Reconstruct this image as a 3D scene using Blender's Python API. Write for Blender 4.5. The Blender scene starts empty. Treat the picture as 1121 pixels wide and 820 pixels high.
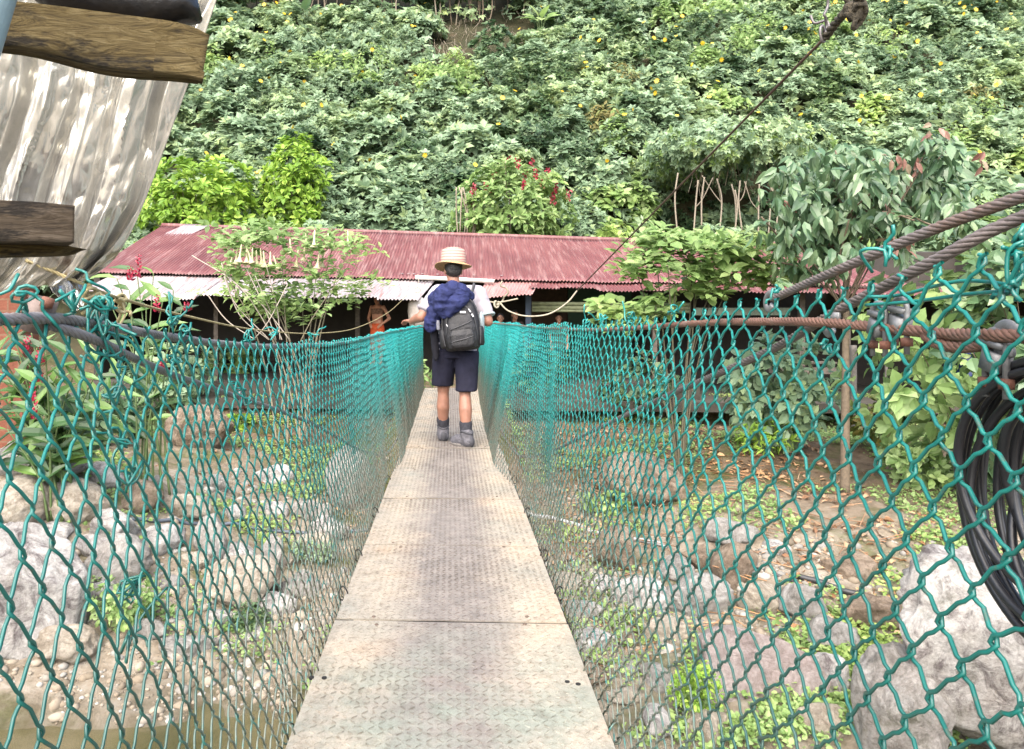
import bpy, bmesh, math, random
import numpy as np
from mathutils import Vector, Matrix

rng = np.random.default_rng(7)
random.seed(7)
PI = math.pi
scene = bpy.context.scene
COL = scene.collection
F, CX, CY, CAMH = 810.0, 494.0, 350.0, 1.15
WL = {}                                   # world location of every parent object


def at(px, py, Y):
    """point of the place seen along the ray through a photo pixel, at distance Y along the bridge"""
    return np.array([(px - CX) / F * Y, Y, CAMH - (py - CY) / F * Y])


# ------------------------------------------------------------------ noise
def _hash(i, seed):
    h = np.sin(i[:, 0] * 127.1 + i[:, 1] * 311.7 + i[:, 2] * 74.7 + seed * 53.3) * 43758.5453
    return h - np.floor(h)


def vnoise(P, seed=0):
    P = np.asarray(P, float)
    i = np.floor(P); f = P - i
    u = f * f * (3 - 2 * f)
    out = np.zeros(len(P))
    for dx in (0, 1):
        for dy in (0, 1):
            for dz in (0, 1):
                w = (u[:, 0] if dx else 1 - u[:, 0]) * (u[:, 1] if dy else 1 - u[:, 1]) * (u[:, 2] if dz else 1 - u[:, 2])
                out += w * _hash(i + np.array([dx, dy, dz]), seed)
    return out * 2 - 1


def fbm(P, oct=4, seed=0):
    P = np.asarray(P, float)
    a, s, t = 1.0, 0.0, 0.0
    for k in range(oct):
        s = s + a * vnoise(P * 2 ** k, seed + k); t += a; a *= 0.5
    return s / t


def nrm(v):
    v = np.asarray(v, float)
    return v / np.maximum(np.linalg.norm(v, axis=-1, keepdims=True), 1e-9)


def sstep(a, b, x):
    t = np.clip((np.asarray(x, float) - a) / (b - a), 0, 1)
    return t * t * (3 - 2 * t)


# ------------------------------------------------------------------ mesh collecting
class MB:
    def __init__(s):
        s.v, s.f, s.n = [], [], 0

    def add(s, V, Fs):
        """V: (n,3); Fs: list of (m,k) index arrays or list of tuples"""
        V = np.asarray(V, float).reshape(-1, 3)
        if isinstance(Fs, np.ndarray):
            Fs = [Fs]
        for A in Fs:
            if isinstance(A, np.ndarray):
                s.f.append(A.astype(np.int64) + s.n)
            else:
                s.f.append(np.array([A], np.int64) + s.n)
        s.v.append(V); s.n += len(V)
        return s

    def mesh(s, name, off=(0, 0, 0), smooth=True):
        V = np.concatenate(s.v) - np.asarray(off, float)
        me = bpy.data.meshes.new(name)
        me.vertices.add(len(V)); me.vertices.foreach_set('co', V.astype(np.float32).ravel())
        loops = np.concatenate([a.ravel() for a in s.f])
        tot = np.concatenate([np.full(len(a), a.shape[1]) for a in s.f])
        st = np.concatenate([[0], np.cumsum(tot)[:-1]])
        me.loops.add(len(loops)); me.loops.foreach_set('vertex_index', loops.astype(np.int32))
        me.polygons.add(len(tot))
        me.polygons.foreach_set('loop_start', st.astype(np.int32))
        me.polygons.foreach_set('loop_total', tot.astype(np.int32))
        me.polygons.foreach_set('use_smooth', np.full(len(tot), smooth))
        me.update(calc_edges=True)
        return me

    def build(s, name, mat=None, parent=None, loc=None, smooth=True):
        if parent is not None:
            off = WL[parent.name]
        else:
            off = np.zeros(3) if loc is None else np.asarray(loc, float)
        o = bpy.data.objects.new(name, s.mesh(name, off, smooth))
        COL.objects.link(o)
        if parent is not None:
            o.parent = parent
        else:
            o.location = off
        WL[o.name] = off
        if mat is not None:
            o.data.materials.append(mat)
        return o


def tag(o, label=None, cat=None, group=None, kind=None):
    if label: o['label'] = label
    if cat: o['category'] = cat
    if group: o['group'] = group
    if kind: o['kind'] = kind
    return o


def thing(name, label, cat, loc=(0, 0, 0), group=None):
    o = bpy.data.objects.new(name, None); COL.objects.link(o)
    o.location = loc; o.empty_display_size = 0.1
    WL[o.name] = np.asarray(loc, float)
    return tag(o, label, cat, group)


# ------------------------------------------------------------------ shapes
def spline(pts, step):
    P = np.asarray(pts, float)
    if len(P) < 3:
        n = max(2, int(np.linalg.norm(P[-1] - P[0]) / step) + 1)
        return P[0] + (P[-1] - P[0]) * np.linspace(0, 1, n)[:, None]
    Q = np.vstack([2 * P[0] - P[1], P, 2 * P[-1] - P[-2]])
    out = []
    for i in range(1, len(Q) - 2):
        n = max(1, int(np.linalg.norm(Q[i + 1] - Q[i]) / step))
        t = np.linspace(0, 1, n, endpoint=False)[:, None]
        a, b, c, d = Q[i - 1], Q[i], Q[i + 1], Q[i + 2]
        out.append(.5 * (2 * b + (c - a) * t + (2 * a - 5 * b + 4 * c - d) * t * t + (3 * b - a - 3 * c + d) * t ** 3))
    out.append(P[-1:])
    return np.vstack(out)


def frames(P):
    T = nrm(np.gradient(P, axis=0))
    N = np.zeros_like(P)
    t = T[0]
    ref = np.array([0, 0, 1.]) if abs(t[2]) < .9 else np.array([1., 0, 0])
    n = nrm(ref - t * ref.dot(t))
    for i in range(len(P)):
        n = n - T[i] * n.dot(T[i]); n = n / max(np.linalg.norm(n), 1e-9)
        N[i] = n
    return T, N, np.cross(T, N)


def tube_arrays(P, r, sides=6, caps=True, sx=1.0, sy=1.0):
    P = np.asarray(P, float); n = len(P)
    r = np.broadcast_to(np.asarray(r, float), (n,))
    T, N, B = frames(P)
    a = np.arange(sides) * 2 * PI / sides
    V = P[:, None] + r[:, None, None] * (np.cos(a)[None, :, None] * N[:, None] * sx + np.sin(a)[None, :, None] * B[:, None] * sy)
    i = np.arange(n - 1)[:, None] * sides; j = np.arange(sides)[None]; j2 = (j + 1) % sides
    Q = np.stack([i + j, i + j2, i + sides + j2, i + sides + j], -1).reshape(-1, 4)
    Fs = [Q]
    if caps:
        Fs.append(np.arange(sides)[::-1][None].copy()); Fs.append((np.arange(sides) + (n - 1) * sides)[None])
    return V.reshape(-1, 3), Fs


def tube(mb, P, r, sides=6, caps=True, **k):
    V, Fs = tube_arrays(P, r, sides, caps, **k)
    mb.add(V, Fs)


def rope(mb, pts, R, strands=6, pitch=.09, step=.01, sides=5):
    P = spline(pts, step)
    T, N, B = frames(P)
    s = np.concatenate([[0], np.cumsum(np.linalg.norm(np.diff(P, axis=0), axis=1))])
    for k in range(strands):
        th = 2 * PI * k / strands + s / pitch * 2 * PI
        Q = P + R * .58 * (np.cos(th)[:, None] * N + np.sin(th)[:, None] * B)
        tube(mb, Q, R * .44, sides)
    tube(mb, P, R * .5, 5)


def box(mb, c, size, R=None, jit=0):
    h = np.asarray(size, float) / 2
    V = np.array([[x, y, z] for x in (-1, 1) for y in (-1, 1) for z in (-1, 1)], float) * h
    if R is not None: V = V @ np.asarray(R).T
    mb.add(V + np.asarray(c, float), np.array([[0, 1, 3, 2], [4, 6, 7, 5], [0, 4, 5, 1], [2, 3, 7, 6], [0, 2, 6, 4], [1, 5, 7, 3]]))


def rotz(a):
    c, s = math.cos(a), math.sin(a)
    return np.array([[c, -s, 0], [s, c, 0], [0, 0, 1.]])


def rotv(ax, a):
    return np.array(Matrix.Rotation(a, 3, Vector(ax)))


def lathe(mb, c, prof, n=24, axis=None, sx=1., sy=1.):
    """prof: list of (r,z)"""
    a = np.arange(n) * 2 * PI / n
    V = np.array([[r * math.cos(t) * sx, r * math.sin(t) * sy, z] for r, z in prof for t in a])
    if axis is not None: V = V @ np.asarray(axis).T
    m = len(prof)
    i = np.arange(m - 1)[:, None] * n; j = np.arange(n)[None]; j2 = (j + 1) % n
    Q = np.stack([i + j, i + j2, i + n + j2, i + n + j], -1).reshape(-1, 4)
    mb.add(V + np.asarray(c, float), [Q, np.arange(n)[::-1][None].copy(), (np.arange(n) + (m - 1) * n)[None]])


def ellipsoid(mb, c, r, R=None, nu=16, nv=10):
    prof = [(math.sin(PI * k / nv), -math.cos(PI * k / nv)) for k in range(nv + 1)]
    prof[0] = (.02, -1); prof[-1] = (.02, 1)
    m = MB(); lathe(m, (0, 0, 0), prof, nu)
    V = m.v[0] * np.asarray(r, float)
    if R is not None: V = V @ np.asarray(R).T
    mb.add(V + np.asarray(c, float), [f for f in m.f])


def grid_faces(nr, nc):
    i = np.arange(nr - 1)[:, None] * nc; j = np.arange(nc - 1)[None]
    return np.stack([i + j, i + j + 1, i + nc + j + 1, i + nc + j], -1).reshape(-1, 4)


def slab_from_grid(mb, G, off):
    """closed thin sheet: G (nr,nc,3) upper surface, off: vector to the lower one"""
    nr, nc = G.shape[:2]
    A = G.reshape(-1, 3); Bv = A + np.asarray(off, float)
    f = grid_faces(nr, nc); n = nr * nc
    top = np.arange(nc); bot = top + (nr - 1) * nc; l = np.arange(nr) * nc; r = l + nc - 1
    side = []
    for e in (top, bot[::-1], l[::-1], r):
        side.append(np.stack([e[:-1], e[:-1] + n, e[1:] + n, e[1:]], -1))
    mb.add(np.vstack([A, Bv]), [f, f[:, ::-1] + n] + side)


# ------------------------------------------------------------------ leaves
def T_lobed(w=1.0):          # three lobed soft leaf
    V = [[0, 0, 0]]; Fq = []
    for a, L, hw in ((0, 1.0, .26), (1.05, .78, .22), (-1.05, .78, .22)):
        d = np.array([math.sin(a), math.cos(a)]); s = np.array([d[1], -d[0]])
        b = len(V)
        for p, z in ((d * .5 * L - s * hw * w, .05), (d * L, -.10), (d * .5 * L + s * hw * w, .05)):
            V.append([p[0], p[1], z])
        Fq.append([0, b + 2, b + 1, b])
    return np.array(V, float), np.array(Fq)


def T_palm5():
    V = [[0, 0, 0]]; Fq = []
    for a, L, hw in ((0, 1.0, .2), (.75, .9, .19), (-.75, .9, .19), (1.55, .68, .17), (-1.55, .68, .17)):
        d = np.array([math.sin(a), math.cos(a)]); s = np.array([d[1], -d[0]])
        b = len(V)
        for p, z in ((d * .55 * L - s * hw, .05), (d * L, -.12), (d * .55 * L + s * hw, .05)):
            V.append([p[0], p[1], z])
        Fq.append([0, b + 2, b + 1, b])
    return np.array(V, float), np.array(Fq)


def T_ovate(w=.3, droop=.15, fold=.08):   # folded along the midrib, six quads/tris
    V = [[0, 0, 0], [-w * .8, .3, fold], [0, .3, 0], [w * .8, .3, fold], [-w * .75, .65, fold - droop * .4], [0, .65, -droop * .4],
         [w * .75, .65, fold - droop * .4], [0, 1, -droop]]
    Fq = [[0, 2, 1, 1], [0, 3, 2, 2], [1, 2, 5, 4], [2, 3, 6, 5], [4, 5, 7, 7], [5, 6, 7, 7]]
    return np.array(V, float), Fq


def leaf_faces(Fq):
    t, q = [], []
    for f in (Fq.tolist() if isinstance(Fq, np.ndarray) else Fq):
        (t if f[2] == f[3] else q).append(f[:3] if f[2] == f[3] else f)
    return [np.array(a) for a in (t, q) if a]


def put_leaves(mb, tpl, pos, d, n, sc, wide=1.0):
    V, Fq = tpl
    N = len(pos)
    if N == 0: return
    y = nrm(d); x = nrm(np.cross(y, n)); z = np.cross(x, y)
    sc = np.broadcast_to(np.asarray(sc, float), (N,))
    W = pos[:, None] + sc[:, None, None] * (V[None, :, 0:1] * x[:, None] * wide + V[None, :, 1:2] * y[:, None] + V[None, :, 2:3] * z[:, None])
    Fs = []
    for A in leaf_faces(Fq):
        Fs.append((A[None] + (np.arange(N) * len(V))[:, None, None]).reshape(-1, A.shape[1]))
    mb.add(W.reshape(-1, 3), Fs)


def sph_dirs(n, up=0.0, zmin=-.3):
    v = nrm(rng.normal(size=(n * 3 + 20, 3)) + np.array([0, 0, up]))
    v = v[v[:, 2] > zmin]
    return v[:n]


def rosettes(tips, outs, nl, spread=.9, upb=.6, droop=.2, radius=.1):
    """leaves round each tip -> pos, dir, normal"""
    K = len(tips)
    tips = np.repeat(tips, nl, 0); outs = np.repeat(nrm(outs), nl, 0)
    r = nrm(rng.normal(size=(K * nl, 3)))
    side = nrm(r - outs * (r * outs).sum(1, keepdims=True))
    d = nrm(side * spread + outs * (.45 + .4 * rng.random((K * nl, 1))) - np.array([0, 0, droop]))
    n = nrm(outs * .8 + np.array([0, 0, upb]) + .35 * rng.normal(size=d.shape))
    pos = tips + side * radius * rng.random((K * nl, 1)) - outs * radius * 1.3 * rng.random((K * nl, 1))
    return pos, d, n


# ------------------------------------------------------------------ materials
MATS = {}


def new_mat(name):
    m = bpy.data.materials.new(name); m.use_nodes = True
    nt = m.node_tree
    for n in list(nt.nodes): nt.nodes.remove(n)
    out = nt.nodes.new('ShaderNodeOutputMaterial')
    return m, nt, out


def N(nt, typ, **k):
    n = nt.nodes.new(typ)
    for a, b in k.items():
        if a.startswith('_'):
            setattr(n, a[1:], b)
        else:
            n.inputs[a.replace('__', ' ')].default_value = b
    return n


def ramp(nt, fac, stops, interp='LINEAR'):
    r = nt.nodes.new('ShaderNodeValToRGB'); r.color_ramp.interpolation = interp
    e = r.color_ramp.elements
    while len(e) < len(stops): e.new(.5)
    for el, (p, c) in zip(e, stops):
        el.position = p; el.color = (*c, 1) if len(c) == 3 else c
    nt.links.new(fac, r.inputs[0])
    return r.outputs[0]


def mixc(nt, fac, a, b, mode='MIX'):
    m = nt.nodes.new('ShaderNodeMix'); m.data_type = 'RGBA'; m.blend_type = mode
    for s, v in ((0, fac), (6, a), (7, b)):
        if isinstance(v, bpy.types.NodeSocket): nt.links.new(v, m.inputs[s])
        elif s == 0: m.inputs[0].default_value = v
        else: m.inputs[s].default_value = (*v, 1)
    return m.outputs[2]


def noise(nt, scale, detail=4, rough=.6, vec=None, dist=0.):
    t = N(nt, 'ShaderNodeTexNoise', Scale=scale, Detail=detail, Roughness=rough, Distortion=dist)
    if vec is not None: nt.links.new(vec, t.inputs['Vector'])
    return t.outputs['Fac']


def coords(nt, kind='Object', scale=None):
    c = nt.nodes.new('ShaderNodeTexCoord').outputs[kind]
    if scale:
        mp = N(nt, 'ShaderNodeMapping'); mp.inputs['Scale'].default_value = scale
        nt.links.new(c, mp.inputs['Vector']); c = mp.outputs[0]
    return c


KALB = .69            # overall albedo level of everything but leaves


def finish(nt, out, color, rough=.6, metal=0., bump=None, bstr=.3, bdist=.01, spec=.5, **extra):
    p = nt.nodes.new('ShaderNodeBsdfPrincipled')
    k = extra.pop('k', KALB)
    if isinstance(color, bpy.types.NodeSocket):
        if k != 1: color = mixc(nt, 1.0, color, (k, k, k), 'MULTIPLY')
    else:
        color = tuple(c * k for c in color)
    for s, v in (('Base Color', color), ('Roughness', rough), ('Metallic', metal)):
        if isinstance(v, bpy.types.NodeSocket): nt.links.new(v, p.inputs[s])
        else: p.inputs[s].default_value = (*v, 1) if s == 'Base Color' else v
    p.inputs['Specular IOR Level'].default_value = spec
    for k, v in extra.items(): p.inputs[k.replace('__', ' ')].default_value = v
    if bump is not None:
        b = N(nt, 'ShaderNodeBump', Strength=bstr, Distance=bdist)
        nt.links.new(bump, b.inputs['Height']); nt.links.new(b.outputs[0], p.inputs['Normal'])
    nt.links.new(p.outputs[0], out.inputs[0])
    return p


def leaf_mat(name, cols, rough=.5, trans=.25, spec=.35):
    m, nt, out = new_mat(name)
    g = nt.nodes.new('ShaderNodeNewGeometry')
    c = ramp(nt, g.outputs['Random Per Island'], [(i / (len(cols) - 1), k) for i, k in enumerate(cols)])
    big = noise(nt, .32, 4, .65, coords(nt, 'Object'))
    c = mixc(nt, .75, c, ramp(nt, big, [(.32, (.68, .72, .68)), (.5, (1, 1, 1)), (.66, (1.32, 1.2, .85))]), 'MULTIPLY')
    p = finish(nt, out, c, rough, spec=spec, k=1)
    t = nt.nodes.new('ShaderNodeBsdfTranslucent'); nt.links.new(c, t.inputs[0])
    mx = nt.nodes.new('ShaderNodeMixShader'); mx.inputs[0].default_value = trans
    nt.links.new(p.outputs[0], mx.inputs[1]); nt.links.new(t.outputs[0], mx.inputs[2]); nt.links.new(mx.outputs[0], out.inputs[0])
    return m


def simple(name, col, rough=.6, metal=0., var=.25, scale=6., bump=.0, bscale=40., spec=.5, dark=None):
    m, nt, out = new_mat(name)
    v = coords(nt)
    n = noise(nt, scale, 5, .65, v)
    d = dark or tuple(c * (1 - var) for c in col)
    l = tuple(min(1, c * (1 + var)) for c in col)
    c = ramp(nt, n, [(.3, d), (.7, l)])
    b = noise(nt, bscale, 4, .6, v) if bump else None
    finish(nt, out, c, rough, metal, b, bump, .01, spec)
    return m
# ================================================================== BRIDGE
def deck_material(name='worn_tread_plate', dim=1.0):
    m, nt, out = new_mat(name)
    v = coords(nt)
    sx = nt.nodes.new('ShaderNodeSeparateXYZ'); nt.links.new(v, sx.inputs[0])
    ab = N(nt, 'ShaderNodeMath', _operation='ABSOLUTE'); nt.links.new(sx.outputs[0], ab.inputs[0])
    nz = noise(nt, 3.2, 5, .6, v)
    ad = N(nt, 'ShaderNodeMath', _operation='MULTIPLY_ADD'); nt.links.new(nz, ad.inputs[0]); ad.inputs[1].default_value = .3
    nt.links.new(ab.outputs[0], ad.inputs[2])
    edge = ramp(nt, ad.outputs[0], [(.26, (0, 0, 0)), (.44, (1, 1, 1))])
    mid = ramp(nt, noise(nt, 9, 5, .65, v), [(.3, (.185, .165, .15)), (.7, (.29, .258, .23))])
    sand = ramp(nt, noise(nt, 2.1, 6, .62, v), [(.28, (.29, .29, .25)), (.42, (.37, .335, .275)), (.58, (.43, .37, .29)), (.75, (.41, .30, .205))])
    c = mixc(nt, edge, mid, sand)
    # greenish weathering of the plate nearest the near bank
    yr = N(nt, 'ShaderNodeMapRange'); nt.links.new(sx.outputs[1], yr.inputs[0])
    yr.inputs[1].default_value = -4.3; yr.inputs[2].default_value = -3.6; yr.inputs[3].default_value = .8; yr.inputs[4].default_value = 0
    gm = N(nt, 'ShaderNodeMath', _operation='MULTIPLY'); nt.links.new(yr.outputs[0], gm.inputs[0])
    nt.links.new(ramp(nt, noise(nt, 4, 4, .6, v), [(.4, (0, 0, 0)), (.6, (1, 1, 1))]), gm.inputs[1])
    c = mixc(nt, gm.outputs[0], c, (.25, .28, .235))
    spots = ramp(nt, noise(nt, 55, 3, .7, v), [(.52, (1, 1, 1)), (.68, (.66, .6, .54))])
    c = mixc(nt, .85, c, spots, 'MULTIPLY')
    c = mixc(nt, .9, c, ramp(nt, noise(nt, 17, 7, .75, v, .6), [(.34, (.70, .68, .66)), (.52, (1, 1, 1)), (.7, (1.1, 1.08, 1.05))]), 'MULTIPLY')
    c = mixc(nt, .8, c, ramp(nt, noise(nt, 260, 2, .6, v), [(.38, (.78, .76, .74)), (.6, (1.08, 1.08, 1.08))]), 'MULTIPLY')
    if dim < 1: c = mixc(nt, 1.0, c, (dim, dim * .98, dim * .96), 'MULTIPLY')
    finish(nt, out, c, .62, .0, noise(nt, 120, 3, .6, v), .25, .002, .35, k=.79)
    return m


M_DECK = deck_material()
M_TREAD = deck_material('rubbed_tread', .74)
M_BOLT = simple('rusty_bolt', (.20, .145, .11), .6, .5, .3, 60)
M_DARKSTEEL = simple('dark_steel', (.03, .027, .024), .6, .4, .3, 12)

bridge = thing('suspension_bridge', 'narrow footbridge deck of worn tread plates between green wire fences', 'bridge', (0, 6.5, 0))
Y_END = 12.45
edges = [-.05, .91, 1.86, 2.82, 3.77, 4.75, 5.68, 6.62, 7.56, 8.52, 9.48, 10.44, 11.42, Y_END]
HW = .44
for k in range(len(edges) - 1):
    y0, y1 = edges[k], edges[k + 1]
    gap = .022 if k == 2 else .015 if k < 6 else .013
    mb = MB()
    nx = 13
    zs = rng.normal(0, .0025)
    sk = .018
    X = np.linspace(-HW + rng.normal(0, .004), HW + rng.normal(0, .004), nx); Yv = np.linspace(y0 + (.011 if k == 3 else gap / 2), y1 - gap / 2, 9)
    G = np.zeros((9, nx, 3))
    G[..., 0] = X[None]; G[..., 1] = Yv[:, None] - sk * X[None] / HW; G[..., 2] = zs + .004 * np.cos(X[None] * 5) * 0 + .002 * vnoise(np.stack([G[..., 0].ravel() * 3, G[..., 1].ravel() * 3, 0 * G[..., 0].ravel()], -1), k).reshape(9, nx)
    slab_from_grid(mb, G[:, ::-1], (0, 0, -.006))
    nslab = sum(len(a) for a in mb.f)
    # raised treads of the plate
    pit = .0275
    gx, gy = np.meshgrid(np.arange(-HW + .022, HW - .015, pit), np.arange(y0 + .02, y1 - .015, pit))
    ii = np.indices(gx.shape).sum(0) % 2
    gx, gy, ii = gx.ravel(), gy.ravel(), ii.ravel()
    worn = rng.random(len(gx)) > .04
    gx, gy, ii = gx[worn], gy[worn], ii[worn]
    ang = np.where(ii == 0, PI / 4, -PI / 4)
    gy2 = gy - sk * gx / HW
    L, Wd, Hh = .0130, .0042, .0026
    base = np.array([[-L, 0, 0], [0, -Wd, 0], [L, 0, 0], [0, Wd, 0], [-L * .6, 0, Hh], [L * .6, 0, Hh]])
    ca, sa = np.cos(ang)[:, None], np.sin(ang)[:, None]
    V = np.stack([base[None, :, 0] * ca - base[None, :, 1] * sa + gx[:, None], base[None, :, 0] * sa + base[None, :, 1] * ca + gy2[:, None],
                  np.broadcast_to(base[None, :, 2] + zs + .0004, (len(gx), 6))], -1)
    idx = (np.arange(len(gx)) * 6)[:, None, None]
    q = np.array([[0, 1, 5, 4], [3, 0, 4, 4], [1, 2, 5, 5], [2, 3, 4, 5]])
    rb_ = (rng.random(len(gx)) < np.interp(np.abs(gx) + .06 * vnoise(np.stack([gx * 4, gy * 4, 0 * gx], -1), 6), [.2, .34], [.95, .3])).astype(int)
    rub = np.concatenate([np.repeat(rb_, 2), np.repeat(rb_, 2)])
    mb.add(V.reshape(-1, 3), [(np.array([[0, 1, 5, 4], [2, 3, 4, 5]])[None] + idx).reshape(-1, 4), (np.array([[3, 0, 4], [1, 2, 5]])[None] + idx).reshape(-1, 3)])
    pl = mb.build('deck_plate', M_DECK, bridge, smooth=False)
    pl.data.materials.append(M_TREAD); nf = len(pl.data.polygons)
    pl.data.polygons.foreach_set('material_index', np.concatenate([np.zeros(nslab), rub]).astype(np.int32))
    if k >= 1:
        for bx, by in ((-.27, y1 - .035), (.27, y1 - .03), (-.3, y0 + .04), (.3, y0 + .04)):
            b = MB(); lathe(b, (bx + rng.normal(0, .01), by, zs + .001), [(.008, 0), (.008, .002), (.005, .004), (.001, .005)], 10)
            b.build('bolt', M_BOLT, pl)
# bolt holes through the second visible plate: black plugs that paint the shade inside them
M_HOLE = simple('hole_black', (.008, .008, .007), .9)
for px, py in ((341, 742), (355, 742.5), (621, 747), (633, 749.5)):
    p = at(px, py, 810 * 1.15 / (py - 350)); hb = MB(); lathe(hb, (p[0], p[1], -.004), [(.008, 0), (.008, .0075), (.001, .0078)], 10); hb.build('bolt_hole_plug', M_HOLE, bridge)
# long edge angles and cross beams under the deck
for s in (-1, 1):
    m_ = MB(); box(m_, (s * (HW - .02), Y_END / 2 + .1, -.036), (.05, Y_END - .2, .055)); m_.build('side_rail', M_DARKSTEEL, bridge, smooth=False)
for y in edges[1:]:
    m_ = MB(); box(m_, (0, y, -.045), (.90, .07, .066)); m_.build('cross_beam', M_DARKSTEEL, bridge, smooth=False)  # near-black tops paint the shade of a deep gap into the plate joints


# ------------------------------------------------------------------ chain link fences
def wire_mat():
    m, nt, out = new_mat('green_coated_wire')
    g = nt.nodes.new('ShaderNodeNewGeometry')
    sx = nt.nodes.new('ShaderNodeSeparateXYZ'); nt.links.new(g.outputs['Position'], sx.inputs[0])
    nz = noise(nt, 2.2, 4, .65, g.outputs['Position'])
    zz = N(nt, 'ShaderNodeMath', _operation='MULTIPLY_ADD'); nt.links.new(nz, zz.inputs[0]); zz.inputs[1].default_value = .8
    nt.links.new(sx.outputs[2], zz.inputs[2])
    worn = ramp(nt, zz.outputs[0], [(.62, (1, 1, 1)), (1.0, (0, 0, 0))])
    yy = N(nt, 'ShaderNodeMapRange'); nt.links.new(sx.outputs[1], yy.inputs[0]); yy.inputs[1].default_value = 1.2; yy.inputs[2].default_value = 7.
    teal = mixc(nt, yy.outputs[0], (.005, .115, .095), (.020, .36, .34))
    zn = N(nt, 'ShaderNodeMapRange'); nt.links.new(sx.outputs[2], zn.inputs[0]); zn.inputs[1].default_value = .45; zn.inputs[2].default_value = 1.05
    teal = mixc(nt, zn.outputs[0], mixc(nt, 1.0, teal, (.5, .58, .55), 'MULTIPLY'), mixc(nt, 1.0, teal, (1.5, 1.45, 1.5), 'MULTIPLY'))  # darker low, brighter high: shading from overhead light put into the wire colour
    teal = mixc(nt, .8, teal, ramp(nt, noise(nt, 9, 4, .6, g.outputs['Position']), [(.3, (.6, .66, .66)), (.7, (1.3, 1.22, 1.2))]), 'MULTIPLY')
    teal = mixc(nt, ramp(nt, noise(nt, 48, 4, .7, g.outputs['Position']), [(.57, (0, 0, 0)), (.68, (.8,) * 3)]), teal, (.07, .085, .06))
    grey = ramp(nt, noise(nt, 30, 4, .6, g.outputs['Position']), [(.35, (.075, .085, .06)), (.5, (.17, .165, .125)), (.66, (.03, .15, .13))])
    fac = N(nt, 'ShaderNodeMath', _operation='MULTIPLY'); nt.links.new(worn, fac.inputs[0])
    fy = N(nt, 'ShaderNodeMapRange'); nt.links.new(sx.outputs[1], fy.inputs[0]); fy.inputs[1].default_value = 1.; fy.inputs[2].default_value = 2.4; fy.inputs[3].default_value = .3
    nt.links.new(fy.outputs[0], fac.inputs[1])
    c = mixc(nt, fac.outputs[0], teal, grey)
    finish(nt, out, c, .36, 0., None, spec=.55, k=.8)
    return m


M_WIRE = wire_mat()
LEFT_TOP = ([-.6, .7, 1.0, 1.25, 1.9, 2.6, 4.2, 7, 9, 12.6], [1.25, 1.21, 1.165, 1.135, 1.085, 1.055, 1.04, 1.055, 1.06, 1.045])
RIGHT_TOP = ([-.6, .75, .95, 1.1, 1.5, 2.0, 3.0, 5, 8, 12.6], [1.27, 1.235, 1.20, 1.19, 1.172, 1.15, 1.125, 1.11, 1.115, 1.13])


def xtop(side, y):
    return np.interp(y, [-.6, 1.2, 3, 7, 12.6], [.63, .615, .585, .54, .475]) if side > 0 else np.interp(y, [-.6, 1.2, 3, 7, 12.6], [.62, .605, .58, .53, .47])


def fence_surface(side, u, v, w, top):
    """u along the bridge, v 0..1 bottom to top, w outwards"""
    z0 = np.interp(u, [0, 4.7, 5.2, 13], [-.07, -.07, .012, .012])
    zt = np.interp(u, top[0], top[1])
    q = np.stack([u * 1.1, v * 1.3, np.full_like(u, side * 7.)], -1)
    du = .03 * vnoise(q * 1.2, 3) + .009 * vnoise(q * 5, 4)
    near = np.clip((6 - u) / 4, .25, 1)
    dw = (.042 * vnoise(q * 1.0, 5) * np.sin(PI * np.clip(v, 0, 1)) + .012 * vnoise(q * 4, 6)) * near
    dv = .025 * vnoise(q * 2.1, 8) + .012 * vnoise(q * 6, 9)
    v2 = v + dv * (1 - np.abs(2 * v - 1) * .5)
    xb = np.interp(u, [0, 4.9, 5.8, 7.2, 10.2, 12.6], [.462, .46, .335, .35, .395, .45]) if side > 0 else np.interp(u, [0, 5.4, 5.9, 7.8, 12.6], [.462, .458, .40, .415, .46])
    xt = xtop(side, u)
    X = xb + (xt - xb) * v2 + dw + w
    Z = z0 + (zt - z0) * v2
    return np.stack([side * X, u + du + .03 * (v - .5), Z], -1)


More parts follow.
